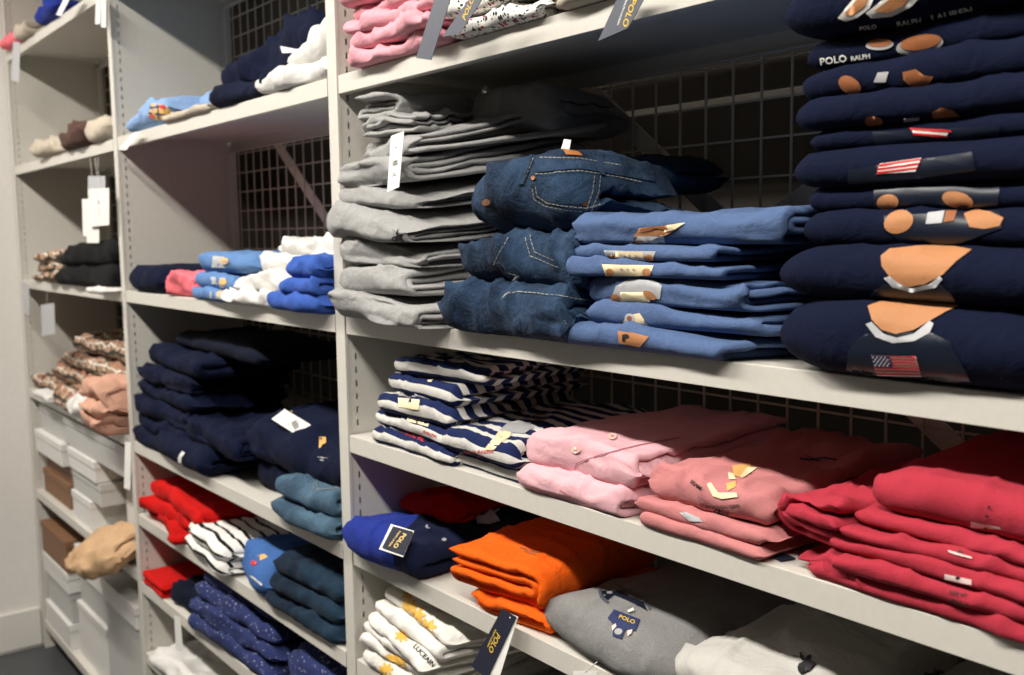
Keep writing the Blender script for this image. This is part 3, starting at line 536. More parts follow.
for i, (x0, x1, y, z, h) in enumerate([(-1.10, -.78, -.004, .778, .028), (-1.15, -.80, -.0, .804, .034), (-1.13, -.72, .01, .836, .044)]):
    g('lr%d' % i, 'crumpled_tee', 'bright red tee, '+['lowest with a corner over the edge', 'middle one pushed to the upright', 'broad one on top in shadow'][i], 'tee', 'bright red tees', x0, x1, y, .27, z, h, F['red'], n=2, er=(.9, .5), amp=.010, wr=.008, seed=270+i, rz=(-.15, .1, -.05)[i], **S_)
for i, (z, h) in enumerate([(.778, .030), (.807, .042)]):
    g('ls%d' % i, 'folded_striped_tee', 'white and black striped tee '+['underneath its twin', 'on top of its twin, right of the red tees'][i], 'tee', 'white and black striped tees', -.80+.01*i, -.50, -.014, .26, z, h, F['whitestripe'], n=2, er=(.6, .8), amp=.008, wr=.005, seed=275+i, rz=-.10, **S_)
g('lg0', 'folded_tee', 'faded blue tee with colourful print and white lettering', 'tee', None, -.515, -.30, -.012, .27, .778, .085, F['bluegraphic'], n=4, er=(.9, .6), amp=.008, wr=.006, seed=278, rz=-.15, back=-.1, **S_)
for i, (z, h) in enumerate([(.778, .034), (.811, .036), (.846, .045)]):
    g('lj%d' % i, 'folded_jeans', 'dark denim jeans, '+['lowest', 'middle', 'uppermost'][i]+' of three right of the faded blue tee', 'jeans', 'dark denim jeans', -.335+.005*i, -.03, -.012+.006*i, .27, z, h, F['denimdark'], n=2, er=(1., .6), amp=.009, wr=.006, seed=280+i, **S_)
for i, (z, h) in enumerate([(.587, .020), (.606, .022)]):
    g('lq%d' % i, 'folded_tee', 'small red tee '+['at the bottom left near the dotted navy garments', 'stacked on another red one at the lower left'][i], 'tee', 'small red tees', -1.145, -.985, -.004, .2, z, h, F['red'], n=2, er=(.4, .4), amp=.002, wr=.002, seed=284+i, **S_)
g('lx0', 'folded_tee', 'black navy tee between the small red tees and the dotted stack', 'tee', None, -.98, -.81, .004, .25, .587, .065, F['navydark'], n=4, er=(.8, .8), amp=.008, wr=.008, seed=286, **S_)
for i, (z, h, y) in enumerate([(.587, .040, -.01), (.625, .040, -.004), (.663, .038, .004), (.699, .042, .02)]):
    g('ly%d' % i, 'folded_shirt', 'navy shirt with small white dots, '+['lowest', 'second', 'third', 'uppermost'][i]+' of the dotted stack', 'shirt', 'dotted navy shirts', -.80+.012*i, -.36, y, .27, z, h, F['dots'], n=4 if i % 2 else 2, er=(.9, .6), amp=.010, wr=.007, seed=288+i, rz=.02, **S_)
g('lz0', 'folded_shirt', 'navy dotted shirt further right, low and half hidden by the upright', 'shirt', 'dotted navy shirts', -.34, -.01, .01, .27, .587, .11, F['dots'], n=4, er=(.9, .6), amp=.010, wr=.008, seed=294, **S_)
g('lu0', 'crumpled_shirt', 'white bundle on the shelf nearest the floor in the middle bay', 'shirt', None, -1.06, -.62, -.004, .26, .387, .055, F['bright'], n=2, er=(.9, .6), amp=.014, wr=.010, seed=296, rz=.1, **S_)
# ------------------------------------------------------------------ far bay
V_ = dict(msub=24)
g('fa0', 'crumpled_tee', 'coral pink garment hanging off the topmost far shelf', 'tee', None, -2.34, -2.13, -.03, .16, 2.177, .040, F['coralpink'], n=2, er=(1, .6), amp=.008, wr=.008, seed=300, **V_)
g('fa1', 'crumpled_tee', 'cream and gold garment on the topmost far shelf', 'tee', None, -2.12, -1.95, -.03, .18, 2.177, .040, F['cream'], n=2, er=(1, .6), amp=.010, wr=.010, seed=301, **V_)
g('fa2', 'crumpled_tee', 'navy garment on the topmost far shelf', 'tee', None, -1.86, -1.62, -.03, .2, 2.177, .05, F['royal'], n=2, er=(1, .6), amp=.008, wr=.008, seed=302, **V_)
g('fb0', 'crumpled_tee', 'cream cotton piece in the far bay beside the brown scarf', 'tee', None, -2.0, -1.62, -.016, .24, 1.783, .045, F['cream'], n=2, er=(1.2, .6), amp=.012, wr=.010, seed=303, **V_)
g('fb1', 'folded_scarf', 'dark brown garment with pale lining in the far bay', 'scarf', None, -1.66, -1.40, -.03, .2, 1.783, .055, fabric('brown_knit', (.09, .05, .04)), n=4, er=(1, .6), amp=.012, wr=.01, seed=304, **V_)
g('fb2', 'folded_tee', 'peach piece squeezed against the upright in the far bay', 'tee', None, -1.42, -1.206, -.02, .2, 1.783, .06, F['cream'], n=2, er=(1, .5), amp=.008, wr=.006, seed=305, **V_)
for i, (z, h) in enumerate([(1.382, .032), (1.413, .034), (1.446, .036)]):
    g('fp%d' % i, 'folded_shirt', 'beige plaid shirt, '+['lowest', 'middle', 'uppermost'][i]+' left of the black garments', 'shirt', 'beige plaid shirts', -2.16+.03*i, -1.76+.05*i, -.012, .26, z, h, F['plaid'], n=2, er=(1, .6), amp=.012, wr=.009, seed=306+i, **V_)
for i, (z, h) in enumerate([(1.382, .062), (1.443, .062)]):
    g('fk%d' % i, 'folded_sweatshirt', 'black sweatshirt '+['underneath the other black one', 'on top, right of the plaid shirts'][i], 'sweatshirt', 'black sweatshirts', -1.84+.03*i, -1.206, -.022, .26, z, h, F['black'], n=2, er=(1.3, .6), amp=.008, wr=.006, seed=310+i, tx=.05, **V_)
g('fw0', 'crumpled_tee', 'small white cloth poking over the edge beside the upright', 'tee', None, -1.36, -1.205, -.05, .07, 1.372, .022, F['bright'], n=2, er=(1, .6), amp=.005, seed=312, **V_)
fz = [(-2.32, -1.95, .01, .984, .05, 'plaid', 'beige plaid shirt folded at the left end of the far pile'), (-2.2, -1.72, .05, 1.032, .06, 'plaid', 'beige plaid shirt second in the far pile'), (-2.15, -1.5, .06, 1.09, .05, 'plaid', 'beige plaid shirt draped over the plaid shirts of the far pile'), (-2.1, -1.3, .08, 1.148, .05, 'plaid', 'beige plaid shirt on top of the far pile')]
for i, (x0, x1, y, z, h, mt, l) in enumerate(fz):
    g('fq%d' % i, 'crumpled_shirt', l, 'shirt', 'far pile of plaid and beige', x0, x1, y, .22, z, h, F[mt], n=2, er=(1, .6), amp=.018, wr=.012, seed=314+i, **V_)
g('fq5', 'folded_shirt', 'beige plaid roll at the shelf edge beside the white garments', 'shirt', None, -1.93, -1.70, -.03, .24, .984, .065, F['plaid'], n=4, er=(.9, .6), amp=.008, wr=.006, seed=320, **V_)
g('fq6', 'crumpled_tee', 'white cloth flap lying left of the plaid roll', 'tee', None, -2.13, -1.93, -.04, .12, .984, .025, F['bright'], n=2, er=(1, .6), amp=.008, seed=321, **V_)
g('fq7', 'crumpled_tee', 'white knit garment between plaid roll and peach bundle', 'tee', None, -1.70, -1.45, -.04, .26, .984, .070, F['bright'], n=2, er=(1, .6), amp=.012, wr=.010, seed=322, **V_)
g('fq8', 'crumpled_trousers', 'peach trousers bunched and hanging over the edge by the upright', 'trousers', None, -1.40, -1.215, -.06, .12, .985, .15, F['peach'], n=6, kind='zig', er=(.3, .2), amp=.012, wr=.010, seed=323, **V_)
g('fr0', 'folded_trousers', 'beige trousers slung over the shelf edge in front of the boxes', 'trousers', None, -1.58, -1.22, -.10, .17, .612, .070, F['beige'], n=4, er=(1.4, .4), amp=.012, wr=.012, seed=324, tx=.15, rz=.10, droop=.7, **V_)
def cbox(x0, x1, y0, y1, z0, z1, lab, mat='box', lid=.025, g_='white shoe boxes', text=False):
    e = empty('shoe_box', ((x0+x1)/2, (y0+y1)/2, z0), lab, 'box', g_); a, b, hh = (x1-x0)/2, (y1-y0)/2, z1-z0
    MB().box(-a+.003, a-.003, -b+.003, b-.003, 0, hh-.003, .002).build('box_body', P[mat], e)
    MB().box(-a, a, -b, b, hh-lid, hh, .002).build('box_lid', P[mat], e)
B = [(-2.33, -1.97, .02, .29, .608, .695, 'brown kraft box, lower of two under the white one at left', 'kraft'), (-2.32, -1.96, .03, .29, .696, .76, 'brown kraft box, upper of two beside white boxes', 'kraft'), (-2.33, -1.96, .0, .29, .761, .84, 'white box resting on the two brown boxes', 'box'), (-2.32, -1.98, .02, .29, .841, .935, 'grey white box just under the plaid pile shelf', 'greybox'),
 (-1.90, -1.68, .01, .29, .608, .70, 'white box at the bottom of the middle column', 'box'), (-1.90, -1.58, .015, .29, .701, .775, 'white box second in the middle column', 'greybox'), (-1.90, -1.59, .005, .29, .776, .845, 'white box third in the middle column', 'box'), (-1.95, -1.30, .01, .29, .846, .94, 'wide grey white box near the shelf above the middle column', 'greybox'), (-1.57, -1.30, .085, .29, .608, .835, 'tall white box standing beside the middle column', 'box'),
 (-2.33, -2.0, .0, .29, .11, .20, 'white box lowest at the left under the brown box', 'box'), (-2.33, -2.0, .01, .29, .201, .31, 'grey white box in the left lower column', 'greybox'), (-2.33, -1.99, .0, .29, .311, .385, 'white box just under the single brown box', 'box'), (-2.33, -1.98, .0, .29, .386, .50, 'single brown kraft box in the lower compartment', 'kraft'),
 (-1.96, -1.62, .02, .29, .11, .30, 'white box low in the middle of the bottom shelf', 'box'), (-1.95, -1.60, .03, .29, .301, .40, 'grey white box stacked in the lower middle', 'greybox'), (-1.95, -1.62, .02, .29, .401, .50, 'white box high in the lower middle column', 'box'), (-1.58, -1.22, .01, .29, .11, .42, 'tall grey box beside the upright on the bottom shelf', 'greybox'), (-1.58, -1.24, .0, .29, .421, .49, 'flat white box on the tall grey box', 'box')]
for x0, x1, y0, y1, z0, z1, l, mt in B: cbox(x0, x1, y0, y1, z0+.001, z1, l, mt, g_='brown boxes' if mt == 'kraft' else 'white and grey boxes')
cbox(-2.30, -1.60, -.20, -.012, .11, .24, 'long open white box pulled out in front of the bottom shelf', 'box', g_='white and grey boxes') if False else None
# ------------------------------------------------------------------ cards and tags
def wp_(px, py, pt, n):
    r = ray(px, py); n = Vector(n); return CAM+r*((Vector(pt)-CAM).dot(n)/r.dot(n))
def card(name, quad, pt, n, mat, label, cat='tag', group=None, thick=.0008, text=None, strings=None, parent=None):
    c = [wp_(x, y, pt, n) for x, y in quad]; n = Vector(n).normalized()
    if n.dot(CAM-c[0]) < 0: n = -n
    org = Vector(sum(c, Vector())/4)
    bm = bmesh.new(); a = [bm.verts.new(q-org) for q in c]; b = [bm.verts.new(q-org-n*thick) for q in c]
    bm.faces.new(a); bm.faces.new(b[::-1])
    for i in range(4): bm.faces.new((a[i], b[i], b[(i+1) % 4], a[(i+1) % 4]))
    bmesh.ops.recalc_face_normals(bm, faces=bm.faces[:]); me = bpy.data.meshes.new(name); bm.to_mesh(me); bm.free()
    if parent: o = link(name, me, mat, parent, False); o.location = org-Vector(parent.location); 
    else: o = link(name, me, mat, None, False); o.location = org; tag(o, label, cat, group)
    for t in text or []:   # (string, size fraction of short side, centre u, centre v, material, rotation)
        s, size, u, v, m_, rot = t
        ex = (c[1]-c[0]); ey = (c[3]-c[0]); ctr = c[0]+ex*u+ey*v-org; xx = ex.normalized(); yy = n.cross(xx)
        if isinstance(s, str): tb = textshape(s, size, None)
        else: tb = bmesh.new(); [tb.faces.new([tb.verts.new((x, y, 0)) for x, y in q]) for q in s]
        cs, sn = math.cos(rot), math.sin(rot)
        for w_ in tb.verts: x, y = w_.co.x, w_.co.y; w_.co = ctr+xx*(cs*x-sn*y)+yy*(sn*x+cs*y)+n*.0004
        me = bpy.data.meshes.new('lettering'); tb.to_mesh(me); tb.free(); link('lettering', me, m_, o, False)
    for pts in strings or []:
        MB().tube([wp_(x, y, pt, n)-org for x, y in pts], .0007, 5).build('string', P['string'], o)
    return o
# ------------------------------------------------------------------ prints, stitching and small parts lying on the cloth
def drape(o, bm, mat, name, lift=.0009, label=None):
    """bm is drawn in sight-line angles (photo frame); every vertex is laid on the cloth of o"""
    tr = bvh(o); org = Vector(o.location); ok = []; last = None; bad = []
    for v in bm.verts:
        r = tr.ray_cast(CAM, ray(v.co.x, v.co.y))
        if r[0] is None: bad.append(v); continue
        n = r[1] if r[1].dot(CAM-r[0]) > 0 else -r[1]
        ok.append((v, r[0], (r[0]-CAM).length, n))
    if len(ok) < 3: print('MISS', name, o.name); bm.free(); return None
    ds = sorted(d for _, _, d, _ in ok); md = ds[len(ds)//2]
    for v in bad:
        q = CAM+ray(v.co.x, v.co.y)*md; r = tr.find_nearest(q); v.co = r[0]+(CAM-r[0]).normalized()*lift-org
    for v, p, d, n in ok:
        if abs(d-md) > .05: q = CAM+ray(v.co.x, v.co.y)*md; p = tr.find_nearest(q)[0]
        v.co = p+n*lift*.6+(CAM-p).normalized()*lift*.5-org
    bm.faces.ensure_lookup_table(); bmesh.ops.delete(bm, geom=[f for f in bm.faces if max(e.calc_length() for e in f.edges) > .03], context='FACES')
    bmesh.ops.recalc_face_normals(bm, faces=bm.faces[:])
    me = bpy.data.meshes.new(name); bm.to_mesh(me); bm.free(); d = link(name, me, mat, o)
    if label: d['label'] = label
    return d
def D(key, name, mat, polys, step=3., lift=.0009, label=None): return drape(G[key], shape(polys, step), P[mat], name, lift, label)
def TX(key, txt, cx, cy, size, rot, mat, cond=1., shear=0., lift=.0012, name='lettering', bend=0):
    bm = textshape(txt, size, 4., cond); a = math.radians(rot); c, s = math.cos(a), math.sin(a)
    for v in bm.verts:
        x, y = v.co.x+shear*v.co.y, v.co.y+bend*v.co.x**2; v.co = Vector((cx+c*x-s*y, cy-(s*x+c*y), 0))
    return drape(G[key], bm, P[mat], name, lift)
def pick(keys, px, py):
    best = None
    for k in keys:
        p, n = hit(G[k], px, py)
        if p is not None and (best is None or (p-CAM).length < best[0]): best = ((p-CAM).length, k)
    return best[1] if best else keys[0]
WY = ['wy%d' % i for i in range(6)]; SL = ['s%d' % i for i in range(5)]+['sb0', 'sb1']; NV = ['n%d' % i for i in range(10)]; CO = ['c%d' % i for i in range(6)]
def E(cx, cy, rx, ry, rot=0): return ell(cx, cy, rx, ry, 20, math.radians(rot))
def line(pts, w): return strip(pts, w)
# navy sweatshirts
D('n0', 'sweater_print', 'navyprint', [[(858,338),(872,332),(930,332),(950,342),(966,372),(975,392),(846,380),(848,352)]], 5)
D('n0', 'collar_print', 'silver', [[(866,324),(872,322),(884,334),(897,338),(914,334),(930,321),(934,324),(930,333),(915,341),(893,343),(876,337)]], 4, .0014)
D('n0', 'tan_print', 'tan', [[(868,306),(880,302),(905,301),(938,304),(960,306),(946,312),(932,320),(914,330),(896,334),(882,330),(872,320)]], 4, .0014)
fx, fy = 871, 355
def fl(u, v): return (fx+u*45+v*6, fy+v*20+u*1.0)
for k in range(0, 13, 1):
    pass
D('n0', 'flag_white', 'whiteink', [[fl(0,0),fl(1,0),fl(1,1),fl(0,1)]], 4, .0016)
D('n0', 'flag_red_stripes', 'redink', [[fl(0,k/7),fl(1,k/7),fl(1,k/7+.075),fl(0,k/7+.075)] for k in range(7)], 4, .0020)
D('n0', 'flag_canton', 'blueink', [[fl(0,0),fl(.42,0),fl(.42,.54),fl(0,.54)]], 4, .0024)
D('n0', 'flag_stars', 'whiteink', [E(*fl(.05+.09*i+(.045 if j % 2 else 0), .07+.1*j), .8, .8) for i in range(4) for j in range(5)], 9, .0028)
D('n1', 'sweater_print', 'navyprint', [[(872,292),(884,284),(940,284),(952,294),(956,302),(868,300)]], 5)
D('n1', 'collar_print', 'silver', [[(884,278),(890,276),(900,284),(912,288),(930,284),(940,276),(943,279),(936,287),(912,292),(893,287)]], 4, .0014)
D('n1', 'tan_print', 'tan', [[(881,256),(890,249),(920,246),(950,246),(972,250),(956,262),(944,274),(925,284),(905,287),(890,277),(882,266)]], 4, .0014)
D('n2', 'denim_print', 'navyprint', [[(884,216),(1000,210),(1002,228),(960,243),(905,246),(896,238),(886,228)]], 5)
D('n2', 'tan_patch', 'tan', [E(899,222,15,11,-20)], 4, .0014); D('n2', 'tan_patch', 'tan', [[(964,214),(975,210),(990,212),(1004,218),(1000,226),(985,229),(970,227)]], 4, .0014)
D('n2', 'grey_block_print', 'silver', [[(928,213),(945,211),(942,223),(926,224)]], 4, .0014); D('n2', 'brown_patch', 'brown', [[(946,211),(957,211),(954,221),(944,222)]], 4, .0014)
D('n3', 'dark_print', 'navyprint', [[(874,190),(1000,184),(998,206),(874,209)]], 5)
D('n3', 'tan_patch', 'tan', [E(888,202,11,7.5,-8)], 4, .0014); D('n3', 'tan_patch', 'tan', [E(958,200,16,8,14)], 4, .0014)
D('n4', 'dark_print', 'navyprint', [[(848,170),(880,165),(930,158),(972,152),(976,170),(920,178),(848,184)]], 5)
D('n4', 'flag_white', 'whiteink', [[(880,164),(922,158),(916,171),(877,174)]], 4, .0014)
D('n4', 'flag_red_stripes', 'redink', [[(879.5+q*-1,164.5+q*3.6),(922-q*2,158.5+q*4.2),(921.5-q*2,160.4+q*4.2),(879-q,166.5+q*3.6)] for q in range(3)], 4, .0018)
D('n5', 'dark_print', 'navyprint', [[(873,132),(1000,126),(998,152),(873,160)]], 5)
D('n5', 'tan_patch', 'tan', [E(887,153,11,8,-6)], 4, .0014); D('n5', 'tan_patch', 'brown', [E(958,146,6,3,0)], 4, .0014)
D('n5', 'flag_white', 'whiteink', [[(912,129),(950,131),(946,137),(914,134)]], 4, .0014)
D('n5', 'flag_red_stripes', 'redink', [[(911,128),(952,130),(952,132),(911,130)], [(914,132.5),(948,135),(948,137),(914,134.5)]], 4, .0018)
D('n6', 'tan_patch', 'brown', [E(874,121,9,5,0)], 4, .0014); D('n6', 'tan_patch', 'brown', [[(932,112),(942,107),(953,110),(962,117),(972,120),(970,124),(945,124),(934,120)]], 4, .0014)
D('n6', 'grey_block_print', 'greyink', [[(904,118),(920,117),(918,124),(903,125)]], 4, .0014)
D('n7', 'tan_patch', 'brown', [E(850,85,12,8,30)], 4, .0014); D('n7', 'tan_patch', 'brown', [[(903,72),(916,69),(924,75),(934,76),(928,86),(914,88),(904,80)]], 4, .0014)
D('n7', 'grey_block_print', 'greyink', [[(878,73),(889,72),(886,82),(874,82)]], 4, .0014)
D('n8', 'shoe_rim_print', 'greyink', [E(880,45,14,5,-4), E(920,45,24,9,-10)], 4, .0012); D('n8', 'shoe_print', 'brown', [E(880,43,12,4,-4), E(921,42,21,7,-10)], 4, .0016)
TX('n8', 'POLO', 834, 60, 9, 8, 'whiteink', 1.15, lift=.002); TX('n8', 'RALPH', 861, 57, 6, 8, 'whiteink', 1.1, lift=.002); TX('n8', 'LAUREN', 981, 44, 7, 2, 'whiteink', 1.2, lift=.002)
D('n9', 'shoe_rim_print', 'whiteink', [[(838,18),(846,8),(856,-4),(875,-4),(870,8),(858,17),(846,21)], [(866,13),(880,2),(890,-5),(922,-5),(912,6),(892,16),(872,18)]], 4, .0012)
D('n9', 'shoe_print', 'tan', [[(844,14),(852,6),(860,-4),(871,-4),(864,7),(852,15)], [(874,11),(886,2),(894,-5),(912,-5),(904,5),(890,12)]], 4, .0018)
TX('n9', 'LAUREN', 952, 14, 9.5, 12, 'whiteink', 1.2); TX('n9', 'RALPH', 909, 22, 7, 9, 'whiteink', 1.2); TX('n9', 'POLO', 868, 27, 5.5, 8, 'whiteink', 1.2)
# light blue tees
D('b5', 'orange_print', 'tan', [[(634,236),(640,228),(668,225),(682,226),(668,234),(650,242),(638,242)]], 4, .0012, ); D('b5', 'pale_print', 'silver', [[(628,247),(636,236),(646,242),(664,235),(666,247)]], 4, .0016); D('b5', 'cream_tip_print', 'cream', [[(668,225),(686,223),(676,229),(664,232)]], 4, .002); D('b5', 'brown_lines', 'brown', line([(640,230),(655,227),(668,228)], 1.4)+line([(634,240),(644,246)], 1.2), 4, .0024)
for k, (x, y, w_, hh) in {'b4': (630, 256, 26, 5.5), 'b3': (628, 270, 26, 5.5)}.items():
    D(k, 'pale_print', 'silver' if k == 'b4' else 'cream', [[(x-w_,y-hh),(x+w_,y-hh+1),(x+w_-4,y+hh),(x-w_+4,y+hh)]], 4, .0010)
    D(k, 'cream_print', 'cream', [[(x-14,y-hh+1),(x+14,y-hh+2),(x+12,y+hh),(x-14,y+hh)]], 4, .0014); D(k, 'orange_spot', 'tan', [E(x-18,y+2,4,3.5), E(x+19,y+2,4.5,3.5)], 4, .0018); D(k, 'small_marks', 'greyink', [E(x-6+6*q,y-1+q*.3,1.3,.8) for q in range(3)], 4, .0018)
D('b2', 'pale_print', 'silver', [[(612,297),(616,286),(630,279),(656,281),(662,286),(660,299)]], 4, .0010); D('b2', 'cream_print', 'cream', [[(621,292),(652,292),(650,302),(620,301)]], 4, .0014); D('b2', 'orange_spot', 'tan', [E(616,298,5,4,20), E(650,295,7,3.5,30)], 4, .0018); TX('b2', 'RL RL RL', 638, 286, 5, -2, 'greyink', 1.) if False else None
D('b1', 'cream_print', 'cream', [[(622,325),(626,316),(640,313),(645,320),(653,333),(640,332),(630,325)]], 4, .0012); D('b1', 'round_emblem', 'silver', [E(630,318,5,4.5)], 4, .0016); D('b1', 'emblem_ring', 'brown', [E(630,318,2.6,2.3)], 4, .002); D('b1', 'orange_spot', 'tan', [E(622,325,3.5,2.5)], 4, .0018)
D('b0', 'orange_print', 'tan', [[(618,331),(634,333),(649,337),(640,347),(619,343)]], 4, .0012); D('b0', 'dark_mark', 'ink', [E(626,336,3.5,2), E(624,339,1.5,2.5)], 4, .0018)
# grey sweatpants: rider mark, band knot
def RP(key, cx, cy, s, mat, rot=0, flip=1):
    a = math.radians(rot); c, s_ = math.cos(a), math.sin(a)
    D(key, 'rider_embroidery', mat, [[(cx+(c*x*flip-s_*y)*s, cy-(s_*x*flip+c*y)*s) for x, y in q] for q in rider()], 6, .0014)
GK = ['g%d' % i for i in range(7)]
RP(pick(GK, 398, 238), 398, 238, 6.5, 'ink', 5)
RP('w0', 806, 664, 10, 'ink', 30); RP('r2', 489, 514, 12, 'greyink', 0)
# jeans details
D('j2', 'waistband', 'bar', [[(0,0),(1,0),(0,1)]], 4) if False else None
def dash(pts, w=.9, d=3.4, gp=1.0): return dashes(pts, w, d, gp)
F_w = F['denim']
def DD(key, name, polys, lift=.0022, step=4.): return drape(G[key], shape(polys, step), F['denim'], name, lift)
wb = DD('j2', 'waistband', [[(538,172),(534,158),(545,151),(580,155),(625,162),(652,168),(655,182),(620,176),(580,169)]])
DD('j2', 'belt_loop', [[(527,158),(534,155),(524,184),(518,184)]], .004); DD('j2', 'belt_loop', [[(596,157),(602,158),(604,176),(598,175)]], .004)
D('j2', 'stitching', 'palethread', dash([(536,174),(580,171),(620,178),(650,184)])+dash([(540,158),(580,159),(620,166)])+dash([(536,186),(538,196),(548,203),(565,206),(585,208),(600,205)])+dash([(533,188),(535,199),(546,206),(565,209.5),(582,211)])+dash([(600,176),(598,192),(590,214),(584,234)])+dash([(594,176),(592,192),(586,210)])+dash([(528,158),(518,184)], .8)+dash([(534,158),(524,184)], .8), 8, .0026)
D('j2', 'pocket_shadow_line', 'navyprint', line([(532,184),(534,194),(545,201),(562,204),(590,205)], 1.6), 5, .0024)
D('j2', 'fly_button', 'copper', [E(487,202,4.2,3.2,-20)], 6, .003); D('j2', 'rivet', 'copper', [E(585,204,2.4,2)], 6, .003); D('j2', 'rivet', 'copper', [E(534,178,2.2,2)], 6, .003)
D('j2', 'leather_patch', 'leather', [[(562,150),(578,153),(582,157),(566,156)]], 5, .004); D('j2', 'thread_bar', 'thread', line([(586,216),(582,236)], 2.0), 5, .003)
D('j1', 'stitching', 'palethread', dash([(508,238),(500,252),(492,268)])+dash([(530,234),(535,252),(560,262),(580,266)])+dash([(526,238),(531,256),(556,266),(580,270)])+dash([(462,283),(500,280),(540,284)]), 8, .0026)
D('j0', 'stitching', 'palethread', dash([(478,296),(520,292),(560,296),(588,300)])+dash([(470,300),(480,312)])+dash([(560,306),(566,324)]), 8, .0026)
# striped tees
D('sb1', 'red_lettering_block', 'redink', [], 4) if False else None
TX('sb1', 'POLO RALPH', 478, 452, 4.2, 1, 'redink', 1.25); TX('sb1', 'RL', 480, 458, 5, -2, 'redink', 1.4)
D('sb1', 'cream_print', 'cream', [[(484,450),(492,440),(500,430),(512,431),(510,437),(502,442),(494,450)]], 4, .0012); D('sb1', 'grey_print', 'greyink', [[(500,430),(508,423),(530,423),(534,428),(524,434),(512,433)]], 4, .0016); D('sb1', 'ochre_patch', 'brown', [E(540,418,9,3.5,0)], 4, .002)
TX(pick(SL, 413, 436), 'POLO RL', 413, 436, 5, -22, 'redink', 1.2); TX(pick(SL, 430, 434), 'RALPH', 430, 434, 4, -24, 'redink', 1.2)
D('s1', 'cream_print', 'cream', [[(408,414),(430,420),(428,427),(407,421)]], 4, .0012); D('s1', 'dark_line', 'navyprint', line([(418,417),(417,424)], 1.6), 5, .0018)
D('s2', 'grey_print', 'greyink', [[(398,396),(404,388),(432,389),(430,398)]], 4, .0012); D('s2', 'cream_print', 'cream', [[(398,398),(420,400),(419,410),(399,407)]], 4, .0016)
D('s3', 'cream_print', 'cream', [[(427,368),(434,367),(434,382),(428,382)], [(420,374),(438,373),(438,377),(420,378)]], 4, .0012)
# pink oxford: placket, buttons
D('p1', 'placket_seam', 'pinkthread', line([(575,470),(577,463),(600,455),(640,445),(700,434)], 1.0), 4, .0012)
for (x, y) in ((576,450), (612,437)): D('p1', 'button', 'pearl', [E(x,y,4.6,3.2)], 6, .0022); D('p1', 'button_thread', 'pinkthread', line([(x-1.4,y),(x+1.4,y)], 1.0), 6, .0028)
D('p0', 'placket_seam', 'pinkthread', line([(572,497),(560,490)], .9), 4, .0012)
# salmon tee
D('m2', 'ochre_patch', 'bearded', [[(732,466),(750,464),(753,472),(742,478),(734,476)], [(726,484),(736,481),(736,487),(728,491)]], 4, .0012)
D('m2', 'cream_patch', 'cream', [[(707,484),(711,483),(719,493),(737,493),(738,497),(722,499),(713,496)], [(728,473),(733,474),(736,480),(729,480)], [(750,464),(762,465),(752,472),(742,479),(740,477)]], 4, .0016)
TX('m2', 'SEAM', 696, 485, 5, -38, 'ink', 1.1); TX('m2', 'NORTHEASTERN', 723, 507, 4.2, 2, 'ink', 1.05, bend=.004); TX('m2', 'Sailing', 721, 512.5, 4.6, 4, 'ink', 1.5, .3)
D('m1', 'silver_print', 'silver', [[(680,513),(686,512),(700,518),(703,522),(690,521)]], 4, .0012); TX('m0', 'NORTH', 722, 533, 4, -8, 'ink', 1.1)
D('m2', 'dark_sketch', 'blueink', line([(800,459),(812,460),(824,458),(836,460)], 1.6)+line([(806,456),(820,462)], 1.0), 5, .0012)
# coral tees: size strips and marks
D(pick(CO, 985, 525), 'size_strip', 'glossy', [[(971,521),(1000,527),(1001,529),(971,527)]], 4, .0012); D(pick(CO, 987, 516), 'dark_marks', 'ink', [E(989.5,507,1.8,1.2), E(987.5,516,1.8,1.2), E(986,528,2,1.2)], 5, .0016)
D(pick(CO, 960, 554), 'size_strip', 'glossy', [[(948,550),(972,557),(972,559),(950,553)]], 4, .0012); D(pick(CO, 960, 552), 'dark_marks', 'ink', [E(960,552,2,1.3)], 5, .0016)
D(pick(CO, 958, 579), 'size_strip', 'glossy', [[(945,574),(972,580),(972,585),(945,579)]], 4, .0012); D(pick(CO, 958, 579), 'dark_marks', 'ink', [E(958,578,2.4,1.6)], 5, .0016)
TX(pick(CO, 958, 594), 'SIZE 4T', 958, 594, 5, -12, 'ink', 1.1); TX(pick(CO, 960, 603), 'POLO', 960, 603, 6, -14, 'ink', 1.2)
# grey tee: collar ring, neck label
D('t0', 'neck_opening', 'navyprint', [[(600,590),(606,586),(616,588),(630,597),(643,602),(648,612),(642,608),(628,601),(614,595),(608,600),(603,600)]], 3, .0012)
D('t0', 'collar_rib', 'greycard', line([(608,603),(601,597),(599,590),(604,585),(615,584),(630,592),(645,599),(650,610)], 2.6), 3, .0018)
D('t0', 'neck_label', 'blueink', [[(608,619),(614,610),(640,620),(636,631),(626,630),(622,639),(613,636),(614,625)]], 3, .002)
TX('t0', 'POLO', 627, 620.5, 5.5, -22, 'gold', 1.2, lift=.0026); D('t0', 'label_crest', 'greyink', [E(619,632,4,3)], 4, .0026); D('t0', 'label_ends', 'glossy', [[(612,627),(616,624),(617,627),(613,631)], [(628,631),(633,630),(632,634),(628,637)]], 4, .0026); D('t0', 'pin', 'whiteink', [[(627,612),(633,609),(634,612),(628,614)]], 4, .004)
